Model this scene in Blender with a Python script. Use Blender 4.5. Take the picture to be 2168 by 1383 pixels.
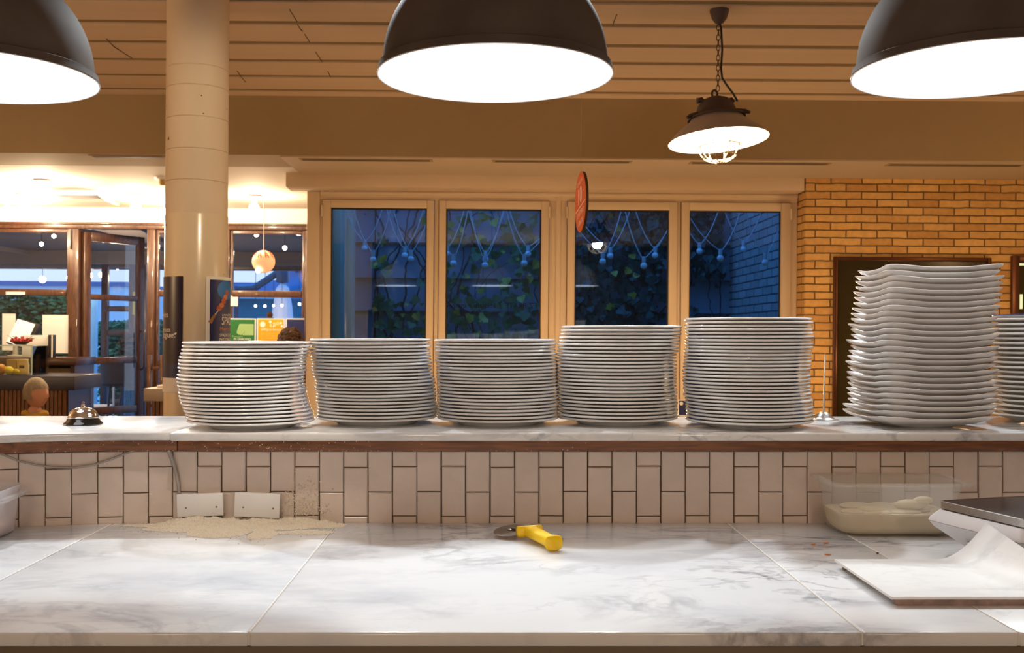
import bpy, bmesh, math, random
from mathutils import Vector, Matrix, noise

for o in list(bpy.data.objects):
    bpy.data.objects.remove(o, do_unlink=True)
SC = bpy.context.scene
COL = SC.collection
PI = math.pi
rnd = random.Random(7)

# ------------------------------------------------------------------ camera
EYE = 1.36                      # camera height, metres
FPX = 2168.0                    # focal length in pixels (36 mm lens, 36 mm sensor)
CX, CY = 1040.0, 705.0          # where the level optical axis meets the picture
cam_d = bpy.data.cameras.new('camera')
cam_d.lens = 36.0
cam_d.sensor_width = 36.0
cam_d.shift_x = (1084.0 - CX) / 2168.0
cam_d.shift_y = (CY - 691.5) / 2168.0
cam_d.clip_start = 0.05
cam_d.clip_end = 200
cam = bpy.data.objects.new('camera', cam_d)
cam.location = (0, 0, EYE)
cam.rotation_euler = (PI / 2, 0, 0)
COL.objects.link(cam)
SC.camera = cam
cam_d.dof.use_dof = True
cam_d.dof.focus_distance = 2.5
cam_d.dof.aperture_fstop = 10.0

# ------------------------------------------------------------------ exposure
SC.view_settings.view_transform = 'Standard'
SC.view_settings.look = 'None'
SC.view_settings.exposure = 0.0
SC.view_settings.gamma = 1.0
SC.view_settings.use_curve_mapping = False
try:
    SC.cycles.max_bounces = 10
    SC.cycles.diffuse_bounces = 4
    SC.cycles.glossy_bounces = 4
    SC.cycles.transparent_max_bounces = 24
    SC.cycles.sample_clamp_indirect = 6.0
    SC.cycles.caustics_reflective = False
    SC.cycles.caustics_refractive = False
except Exception:
    pass

# ------------------------------------------------------------------ dusk sky
W = bpy.data.worlds.new('dusk_sky')
SC.world = W
W.use_nodes = True
wn = W.node_tree.nodes
wl = W.node_tree.links
wn.clear()
wo = wn.new('ShaderNodeOutputWorld')
wb = wn.new('ShaderNodeBackground')
wg = wn.new('ShaderNodeTexCoord')
wsx = wn.new('ShaderNodeSeparateXYZ')
wr = wn.new('ShaderNodeValToRGB')
wr.color_ramp.elements[0].position = 0.0
wr.color_ramp.elements[0].color = (0.25, 0.30, 0.40, 1)
wr.color_ramp.elements[1].position = 0.55
wr.color_ramp.elements[1].color = (0.11, 0.36, 0.75, 1)
wl.new(wg.outputs['Generated'], wsx.inputs[0])
wl.new(wsx.outputs['Z'], wr.inputs[0])
wl.new(wr.outputs[0], wb.inputs[0])
wb.inputs[1].default_value = 3.0
wl.new(wb.outputs[0], wo.inputs[0])

# ------------------------------------------------------------------ spotlights above the picture and added fill lights
NEUTRAL = (1.0, 0.95, 0.89)
COOL = (0.87, 0.95, 1.0)
WARM = (1.0, 0.60, 0.27)


def lamp(name, kind, loc, power, col, radius=0.05, parent=None, aim=None, angle=None, blend=0.5):
    d = bpy.data.lights.new(name, kind)
    d.energy = power
    d.color = col
    if kind in ('POINT', 'SPOT'):
        d.shadow_soft_size = radius
    if kind == 'SPOT':
        d.spot_size = math.radians(angle or 70)
        d.spot_blend = blend
    o = bpy.data.objects.new(name, d)
    o.location = loc
    if aim is not None:
        o.rotation_euler = (Vector(aim) - Vector(loc)).to_track_quat('-Z', 'Y').to_euler()
    COL.objects.link(o)
    if parent:
        o.parent = parent
    return o


# spotlights on the dining side of the ceiling, thrown on the bench
for sx, tx, sw in ((-1.75, -1.1, 176), (-0.62, -0.45, 110), (0.55, 0.25, 104), (1.75, 0.95, 178)):
    lamp('ceiling_spotlight', 'SPOT', (sx, 3.62, 2.86), sw, COOL, 0.04, aim=(tx, 1.75, 0.91), angle=60, blend=0.6)
# warm fill lights added unseen behind the camera
for kx in (-0.93, 1.11):
    lamp('kitchen_lamp', 'POINT', (kx, -1.3, 1.78), 50, (1.0, 0.80, 0.62), 0.1)
# unseen fill lights added in the dining room; fill globes stand behind the plates
# (those globes are built with their tables, further down)
# spotlights over the bench itself, above the picture
lamp('bench_spotlight', 'SPOT', (-0.55, 2.03, 2.2), 24, (1.0, 0.90, 0.78), 0.02, aim=(-0.60, 2.36, 0.92), angle=33, blend=0.5)
lamp('bench_spotlight', 'SPOT', (0.55, 2.00, 2.2), 3, (1.0, 0.90, 0.78), 0.02, aim=(0.50, 2.36, 0.92), angle=60, blend=0.6)
lamp('terrace_light', 'POINT', (-4.6, 12.6, 1.9), 70, (1.0, 0.72, 0.45), 0.06)  # added fill that warms the awning, beam and hedge
lamp('dining_lamp', 'POINT', (4.6, 5.2, 2.25), 30, WARM, 0.12)  # added fill, washes the brick wall
lamp('dining_lamp', 'POINT', (-4.6, 3.7, 2.0), 95, (1.0, 0.66, 0.36), 0.12)  # added fill for the column side and the hanging sign
lamp('column_spotlight', 'SPOT', (-0.55, 3.3, 2.84), 62, (1.0, 0.76, 0.50), 0.05, aim=(-1.42, 4.9, 2.1), angle=50, blend=0.9)  # added spot that brightens the column

# ------------------------------------------------------------------ helpers: placing
ROLL = 0.0078                   # the dining room reads 0.45 degrees out of level with the bench
BG = []                         # its top-level objects, levelled at the end


def P(px, py, Y):
    """A point of the dining room at depth Y (room frame) seen at a pixel of the photograph."""
    dx, dy = px - CX, py - CY
    x = dx + ROLL * dy
    up = -dy + ROLL * dx
    return Vector((x / FPX * Y, Y, EYE + up / FPX * Y))


def Q(px, py, Y):
    """The same on the bench."""
    return Vector(((px - CX) / FPX * Y, Y, EYE + (CY - py) / FPX * Y))


def tag(o, label=None, cat=None, group=None, kind=None):
    if label: o['label'] = label
    if cat: o['category'] = cat
    if group: o['group'] = group
    if kind: o['kind'] = kind
    return o


def thing(name, loc=(0, 0, 0), rz=0, label=None, cat=None, group=None, bg=False):
    o = bpy.data.objects.new(name, None)
    o.empty_display_size = 0.05
    COL.objects.link(o)
    o.location = loc
    o.rotation_euler = (0, 0, rz)
    tag(o, label, cat, group)
    if bg: BG.append(o)
    return o


class MB:
    """collects shapes, then becomes ONE mesh object"""

    def __init__(s):
        s.v = []; s.f = []

    def add(s, vs, fs):
        n = len(s.v)
        s.v += [tuple(p) for p in vs]
        s.f += [tuple(i + n for i in f) for f in fs]
        return s

    def box(s, x0, x1, y0, y1, z0, z1):
        vs = [(x, y, z) for z in (z0, z1) for y in (y0, y1) for x in (x0, x1)]
        return s.add(vs, [(0, 2, 3, 1), (4, 5, 7, 6), (0, 1, 5, 4), (2, 6, 7, 3), (0, 4, 6, 2), (1, 3, 7, 5)])

    def rings(s, rings, cap0=True, cap1=True, closed=False):
        n = len(rings[0]); vs = [p for r in rings for p in r]; fs = []
        m = len(rings)
        for i in range(m if closed else m - 1):
            a, b = i * n, ((i + 1) % m) * n
            for j in range(n):
                k = (j + 1) % n
                fs.append((a + j, a + k, b + k, b + j))
        if not closed:
            if cap0: fs.append(tuple(reversed(range(n))))
            if cap1: fs.append(tuple(range((m - 1) * n, m * n)))
        return s.add(vs, fs)

    def lathe(s, prof, n=48, c=(0, 0, 0), closed=False, cap0=False, cap1=False):
        rr = []
        for r, z in prof:
            r = max(r, 1e-5)
            rr.append([(c[0] + r * math.cos(2 * PI * k / n), c[1] + r * math.sin(2 * PI * k / n), c[2] + z) for k in range(n)])
        return s.rings(rr, cap0, cap1, closed)

    def tube(s, pts, r, n=8, closed=False):
        pts = [Vector(p) for p in pts]
        rr = []; m = len(pts); prev = None
        for i, p in enumerate(pts):
            a = pts[i - 1] if (i > 0 or closed) else p
            b = pts[(i + 1) % m] if (i < m - 1 or closed) else p
            t = (b - a)
            if t.length < 1e-9: t = Vector((0, 0, 1))
            t.normalize()
            if prev is None:
                u = t.orthogonal().normalized()
            else:
                u = prev - t * prev.dot(t)
                if u.length < 1e-6: u = t.orthogonal()
                u.normalize()
            prev = u
            w = t.cross(u)
            rad = r[i] if isinstance(r, (list, tuple)) else r
            rr.append([p + (u * math.cos(2 * PI * k / n) + w * math.sin(2 * PI * k / n)) * rad for k in range(n)])
        return s.rings(rr, True, True, closed)

    def ball(s, c, r, n=16, m=10, sx=1, sy=1, sz=1):
        prof = [(math.sin(PI * i / m), -math.cos(PI * i / m)) for i in range(m + 1)]
        rr = []
        for q, z in prof:
            q = max(q, 1e-4)
            rr.append([(c[0] + r * sx * q * math.cos(2 * PI * k / n), c[1] + r * sy * q * math.sin(2 * PI * k / n), c[2] + r * sz * z) for k in range(n)])
        return s.rings(rr, True, True)

    def prism(s, outline, axis, a, b):
        """outline of 2-D points pushed from a to b along an axis ('x','y','z')"""
        def at(p, t):
            return {'x': (t, p[0], p[1]), 'y': (p[0], t, p[1]), 'z': (p[0], p[1], t)}[axis]
        return s.rings([[at(p, a) for p in outline], [at(p, b) for p in outline]])

    def xf(s, M):
        s.v = [tuple(M @ Vector(p)) for p in s.v]
        return s

    def build(s, name, m, parent=None, smooth=None, bevel=0, loc=None, bg=False, seg=2):
        me = bpy.data.meshes.new(name)
        me.from_pydata(s.v, [], s.f)
        bm = bmesh.new(); bm.from_mesh(me)
        bmesh.ops.recalc_face_normals(bm, faces=bm.faces)
        if bevel:
            es = [e for e in bm.edges if len(e.link_faces) == 2 and e.calc_face_angle(0) > 0.6]
            bmesh.ops.bevel(bm, geom=es, offset=bevel, segments=seg, profile=0.5, affect='EDGES', clamp_overlap=True)
        bm.to_mesh(me); bm.free()
        if m is not None: me.materials.append(m)
        if smooth is not None or bevel:
            ang = math.radians(smooth if smooth is not None else 40)
            for p in me.polygons: p.use_smooth = True
            try:
                me.set_sharp_from_angle(angle=ang)
            except Exception:
                pass
        o = bpy.data.objects.new(name, me)
        COL.objects.link(o)
        if parent: o.parent = parent
        if loc is not None: o.location = loc
        if bg and not parent: BG.append(o)
        return o


def structure(o):
    o['kind'] = 'structure'
    return o


def text_shape(body, size, shear=0.0, res=2):
    """(verts, faces) of lettering in the XY plane, left at 0, base line at 0"""
    cu = bpy.data.curves.new('lettering', 'FONT')
    cu.body = body; cu.size = size; cu.shear = shear
    cu.resolution_u = res
    ob = bpy.data.objects.new('lettering', cu)
    COL.objects.link(ob)
    dg = bpy.context.evaluated_depsgraph_get()
    me = ob.evaluated_get(dg).to_mesh()
    vs = [v.co.copy() for v in me.vertices]
    fs = [tuple(p.vertices) for p in me.polygons]
    ob.evaluated_get(dg).to_mesh_clear()
    bpy.data.objects.remove(ob, do_unlink=True)
    bpy.data.curves.remove(cu)
    return vs, fs


def rrect(cx, cy, w, d, r, z, n=6, rot=0.0):
    pts = []
    r = min(r, w / 2 - 1e-4, d / 2 - 1e-4)
    for qx, qy, a0 in ((1, 1, 0), (-1, 1, 90), (-1, -1, 180), (1, -1, 270)):
        for k in range(n + 1):
            a = math.radians(a0 + 90 * k / n)
            x = qx * (w / 2 - r) + r * math.cos(a); y = qy * (d / 2 - r) + r * math.sin(a)
            pts.append((cx + x * math.cos(rot) - y * math.sin(rot), cy + x * math.sin(rot) + y * math.cos(rot), z))
    return pts


# ------------------------------------------------------------------ helpers: materials
def base_mat(name):
    m = bpy.data.materials.new(name)
    m.use_nodes = True
    nt = m.node_tree
    b = nt.nodes['Principled BSDF']
    return m, nt, b


def mat(name, col, rough=0.5, metal=0.0, vary=0.12, scale=8.0, bump=0.0, bscale=60.0, coat=0.0, spec=None, stretch=None):
    m, nt, b = base_mat(name)
    L = nt.links
    b.inputs['Roughness'].default_value = rough
    b.inputs['Metallic'].default_value = metal
    if coat: b.inputs['Coat Weight'].default_value = coat
    if spec is not None: b.inputs['Specular IOR Level'].default_value = spec
    tc = nt.nodes.new('ShaderNodeTexCoord')
    mp = nt.nodes.new('ShaderNodeMapping')
    if stretch: mp.inputs['Scale'].default_value = stretch
    L.new(tc.outputs['Object'], mp.inputs[0])
    if vary:
        nz = nt.nodes.new('ShaderNodeTexNoise')
        nz.inputs['Scale'].default_value = scale
        nz.inputs['Detail'].default_value = 4
        L.new(mp.outputs[0], nz.inputs['Vector'])
        mx = nt.nodes.new('ShaderNodeMix'); mx.data_type = 'RGBA'
        mx.inputs['A'].default_value = (*[c * (1 - vary) for c in col], 1)
        mx.inputs['B'].default_value = (*[min(1, c * (1 + vary)) for c in col], 1)
        L.new(nz.outputs['Fac'], mx.inputs['Factor'])
        L.new(mx.outputs['Result'], b.inputs['Base Color'])
    else:
        b.inputs['Base Color'].default_value = (*col, 1)
    if bump:
        n2 = nt.nodes.new('ShaderNodeTexNoise'); n2.inputs['Scale'].default_value = bscale
        n2.inputs['Detail'].default_value = 3
        L.new(mp.outputs[0], n2.inputs['Vector'])
        bp = nt.nodes.new('ShaderNodeBump'); bp.inputs['Strength'].default_value = bump
        bp.inputs['Distance'].default_value = 0.01
        L.new(n2.outputs['Fac'], bp.inputs['Height']); L.new(bp.outputs[0], b.inputs['Normal'])
    return m


def wood(name, dark, light, scale=(1, 12, 12), rough=0.4, coat=0.15):
    m, nt, b = base_mat(name)
    L = nt.links
    tc = nt.nodes.new('ShaderNodeTexCoord'); mp = nt.nodes.new('ShaderNodeMapping')
    mp.inputs['Scale'].default_value = scale
    nz = nt.nodes.new('ShaderNodeTexNoise'); nz.inputs['Scale'].default_value = 6; nz.inputs['Detail'].default_value = 8
    nz.inputs['Distortion'].default_value = 0.6
    cr = nt.nodes.new('ShaderNodeValToRGB')
    cr.color_ramp.elements[0].position = 0.32; cr.color_ramp.elements[0].color = (*dark, 1)
    cr.color_ramp.elements[1].position = 0.70; cr.color_ramp.elements[1].color = (*light, 1)
    L.new(tc.outputs['Object'], mp.inputs[0]); L.new(mp.outputs[0], nz.inputs['Vector'])
    L.new(nz.outputs['Fac'], cr.inputs[0]); L.new(cr.outputs[0], b.inputs['Base Color'])
    b.inputs['Roughness'].default_value = rough
    b.inputs['Coat Weight'].default_value = coat
    return m


def marble(name, veins=0.5, warm=False, rough=0.16, base=None, cloud=(0.56, 0.58, 0.63)):
    m, nt, b = base_mat(name)
    L = nt.links; N = nt.nodes
    geo = N.new('ShaderNodeNewGeometry')
    mp = N.new('ShaderNodeMapping')
    mp.inputs['Rotation'].default_value = (0, 0, math.radians(28))
    mp.inputs['Scale'].default_value = (0.8, 1.55, 1.0)
    L.new(geo.outputs['Position'], mp.inputs[0])
    # cloudy ground
    n1 = N.new('ShaderNodeTexNoise'); n1.inputs['Scale'].default_value = 4.0; n1.inputs['Detail'].default_value = 8; n1.inputs['Roughness'].default_value = 0.62
    L.new(mp.outputs[0], n1.inputs['Vector'])
    c1 = N.new('ShaderNodeValToRGB')
    base = base or ((0.86, 0.85, 0.84) if not warm else (0.84, 0.81, 0.77))
    c1.color_ramp.elements[0].position = 0.30; c1.color_ramp.elements[0].color = (*cloud, 1)
    c1.color_ramp.elements[1].position = 0.52; c1.color_ramp.elements[1].color = (*base, 1)
    L.new(n1.outputs['Fac'], c1.inputs[0])
    # veins: ridges of a distorted noise
    def ridge(scale, width, dist, seed):
        n = N.new('ShaderNodeTexNoise'); n.noise_dimensions = '4D'
        n.inputs['W'].default_value = seed
        n.inputs['Scale'].default_value = scale; n.inputs['Detail'].default_value = 7
        n.inputs['Roughness'].default_value = 0.58; n.inputs['Distortion'].default_value = dist
        L.new(mp.outputs[0], n.inputs['Vector'])
        a = N.new('ShaderNodeMath'); a.operation = 'SUBTRACT'; a.inputs[1].default_value = 0.5
        L.new(n.outputs['Fac'], a.inputs[0])
        ab = N.new('ShaderNodeMath'); ab.operation = 'ABSOLUTE'; L.new(a.outputs[0], ab.inputs[0])
        mr = N.new('ShaderNodeMapRange'); mr.inputs['From Min'].default_value = 0; mr.inputs['From Max'].default_value = width
        mr.inputs['To Min'].default_value = 1; mr.inputs['To Max'].default_value = 0
        L.new(ab.outputs[0], mr.inputs['Value'])
        return mr.outputs[0]
    r1 = ridge(2.2, 0.030, 0.9, 1.3)
    r2 = ridge(6.5, 0.022, 0.5, 4.1)
    # where the stone is veined
    nm = N.new('ShaderNodeTexNoise'); nm.inputs['Scale'].default_value = 1.9; nm.inputs['Detail'].default_value = 3
    L.new(mp.outputs[0], nm.inputs['Vector'])
    mk = N.new('ShaderNodeMapRange'); mk.inputs['From Min'].default_value = 0.40; mk.inputs['From Max'].default_value = 0.66
    L.new(nm.outputs['Fac'], mk.inputs['Value'])
    sx_ = N.new('ShaderNodeSeparateXYZ'); L.new(geo.outputs['Position'], sx_.inputs[0])
    mxr = N.new('ShaderNodeMapRange'); mxr.inputs['From Min'].default_value = -0.45; mxr.inputs['From Max'].default_value = 0.55
    mxr.inputs['To Min'].default_value = 0.45; mxr.inputs['To Max'].default_value = 1.5
    L.new(sx_.outputs['X'], mxr.inputs['Value'])
    def mul(a, k):
        q = N.new('ShaderNodeMath'); q.operation = 'MULTIPLY'; L.new(a, q.inputs[0])
        if isinstance(k, float): q.inputs[1].default_value = k
        else: L.new(k, q.inputs[1])
        return q.outputs[0]
    v1 = mul(mul(mul(r1, mk.outputs[0]), veins), mxr.outputs[0])
    v2 = mul(mul(mul(r2, mk.outputs[0]), veins * 0.6), mxr.outputs[0])
    ad = N.new('ShaderNodeMath'); ad.operation = 'ADD'; ad.use_clamp = True; L.new(v1, ad.inputs[0]); L.new(v2, ad.inputs[1])
    mx = N.new('ShaderNodeMix'); mx.data_type = 'RGBA'
    L.new(ad.outputs[0], mx.inputs['Factor']); L.new(c1.outputs[0], mx.inputs['A'])
    mx.inputs['B'].default_value = (0.20, 0.21, 0.26, 1)
    L.new(mx.outputs['Result'], b.inputs['Base Color'])
    b.inputs['Roughness'].default_value = rough
    b.inputs['Specular IOR Level'].default_value = 0.35
    return m


def emit(name, col, s):
    m, nt, b = base_mat(name)
    b.inputs['Base Color'].default_value = (*[min(1, c) for c in col], 1)
    b.inputs['Emission Color'].default_value = (*col, 1)
    b.inputs['Emission Strength'].default_value = s
    return m


def thin_glass(name, refl=0.07, tint=(1, 1, 1), rough=0.0):
    m, nt, b = base_mat(name)
    L = nt.links; N = nt.nodes
    N.remove(b)
    out = N['Material Output']
    tr = N.new('ShaderNodeBsdfTransparent'); tr.inputs[0].default_value = (*tint, 1)
    gl = N.new('ShaderNodeBsdfGlossy'); gl.inputs['Roughness'].default_value = rough
    lw = N.new('ShaderNodeFresnel'); lw.inputs['IOR'].default_value = 1.45
    ad = N.new('ShaderNodeMath'); ad.operation = 'ADD'; ad.use_clamp = True; ad.inputs[1].default_value = refl - 0.034
    mx = N.new('ShaderNodeMixShader')
    L.new(lw.outputs[0], ad.inputs[0]); L.new(ad.outputs[0], mx.inputs[0])
    L.new(tr.outputs[0], mx.inputs[1]); L.new(gl.outputs[0], mx.inputs[2]); L.new(mx.outputs[0], out.inputs[0])
    return m


def cloudy_plastic(name, col, clear=0.5):
    m, nt, b = base_mat(name)
    L = nt.links; N = nt.nodes
    out = N['Material Output']
    b.inputs['Base Color'].default_value = (*col, 1)
    b.inputs['Roughness'].default_value = 0.3
    tl = N.new('ShaderNodeBsdfTranslucent'); tl.inputs[0].default_value = (*col, 1)
    tr = N.new('ShaderNodeBsdfTransparent'); tr.inputs[0].default_value = (1, 1, 1, 1)
    a = N.new('ShaderNodeMixShader'); a.inputs[0].default_value = 0.4
    L.new(b.outputs[0], a.inputs[1]); L.new(tl.outputs[0], a.inputs[2])
    c = N.new('ShaderNodeMixShader'); c.inputs[0].default_value = clear
    L.new(a.outputs[0], c.inputs[1]); L.new(tr.outputs[0], c.inputs[2])
    L.new(c.outputs[0], out.inputs[0])
    return m


def brick(name, c1, c2, mortar, bw, bh, axis='x', gap=0.010):
    m, nt, b = base_mat(name)
    L = nt.links; N = nt.nodes
    geo = N.new('ShaderNodeTexCoord'); sp = N.new('ShaderNodeSeparateXYZ'); cb = N.new('ShaderNodeCombineXYZ')
    L.new(geo.outputs['Object'], sp.inputs[0])
    L.new(sp.outputs['X' if axis == 'x' else 'Y'], cb.inputs[0]); L.new(sp.outputs['Z'], cb.inputs[1])
    nd = N.new('ShaderNodeTexNoise'); nd.inputs['Scale'].default_value = 9; L.new(cb.outputs[0], nd.inputs['Vector'])
    ml = N.new('ShaderNodeVectorMath'); ml.operation = 'SCALE'; ml.inputs['Scale'].default_value = 0.012
    L.new(nd.outputs['Color'], ml.inputs[0])
    av = N.new('ShaderNodeVectorMath'); av.operation = 'ADD'; L.new(cb.outputs[0], av.inputs[0]); L.new(ml.outputs[0], av.inputs[1])
    br = N.new('ShaderNodeTexBrick')
    br.offset = 0.5; br.squash = 1.0
    br.inputs['Scale'].default_value = 1.0
    br.inputs['Brick Width'].default_value = bw; br.inputs['Row Height'].default_value = bh
    br.inputs['Mortar Size'].default_value = gap / 2; br.inputs['Mortar Smooth'].default_value = 0.2
    br.inputs['Bias'].default_value = -0.2
    br.inputs['Color1'].default_value = (*c1, 1); br.inputs['Color2'].default_value = (*c2, 1)
    br.inputs['Mortar'].default_value = (*mortar, 1)
    L.new(av.outputs[0], br.inputs['Vector'])
    ns = N.new('ShaderNodeTexNoise'); ns.inputs['Scale'].default_value = 30; ns.inputs['Detail'].default_value = 5
    L.new(geo.outputs['Object'], ns.inputs['Vector'])
    mr = N.new('ShaderNodeMapRange'); mr.inputs['To Min'].default_value = 0.72; mr.inputs['To Max'].default_value = 1.22
    L.new(ns.outputs['Fac'], mr.inputs['Value'])
    mv = N.new('ShaderNodeVectorMath'); mv.operation = 'SCALE'
    L.new(br.outputs['Color'], mv.inputs[0]); L.new(mr.outputs[0], mv.inputs['Scale'])
    L.new(mv.outputs[0], b.inputs['Base Color'])
    bp = N.new('ShaderNodeBump'); bp.inputs['Strength'].default_value = 0.9; bp.inputs['Distance'].default_value = 0.008; bp.invert = True
    L.new(br.outputs['Fac'], bp.inputs['Height']); L.new(bp.outputs[0], b.inputs['Normal'])
    b.inputs['Roughness'].default_value = 0.85
    return m


def pitted(name, col, rough, coat=0.0):
    """painted concrete with little dark pits"""
    m, nt, b = base_mat(name)
    L = nt.links; N = nt.nodes
    tc = N.new('ShaderNodeTexCoord')
    vo = N.new('ShaderNodeTexVoronoi'); vo.inputs['Scale'].default_value = 11.0
    L.new(tc.outputs['Object'], vo.inputs['Vector'])
    nz = N.new('ShaderNodeTexNoise'); nz.inputs['Scale'].default_value = 3.0; L.new(tc.outputs['Object'], nz.inputs['Vector'])
    wh = N.new('ShaderNodeSeparateColor'); L.new(vo.outputs['Color'], wh.inputs[0])
    mr = N.new('ShaderNodeMapRange'); mr.inputs['From Min'].default_value = 0.45; mr.inputs['From Max'].default_value = 1.0
    mr.inputs['To Min'].default_value = 0.0; mr.inputs['To Max'].default_value = 0.13
    L.new(wh.outputs[0], mr.inputs['Value'])
    lt = N.new('ShaderNodeMath'); lt.operation = 'LESS_THAN'; L.new(vo.outputs['Distance'], lt.inputs[0]); L.new(mr.outputs[0], lt.inputs[1])
    mx = N.new('ShaderNodeMix'); mx.data_type = 'RGBA'
    m2 = N.new('ShaderNodeMix'); m2.data_type = 'RGBA'
    m2.inputs['A'].default_value = (*[c * 0.93 for c in col], 1); m2.inputs['B'].default_value = (*[min(1, c * 1.06) for c in col], 1)
    L.new(nz.outputs['Fac'], m2.inputs['Factor'])
    L.new(lt.outputs[0], mx.inputs['Factor']); L.new(m2.outputs['Result'], mx.inputs['A']); mx.inputs['B'].default_value = (0.10, 0.06, 0.035, 1)
    L.new(mx.outputs['Result'], b.inputs['Base Color'])
    b.inputs['Roughness'].default_value = rough; b.inputs['Coat Weight'].default_value = coat
    return m


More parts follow.
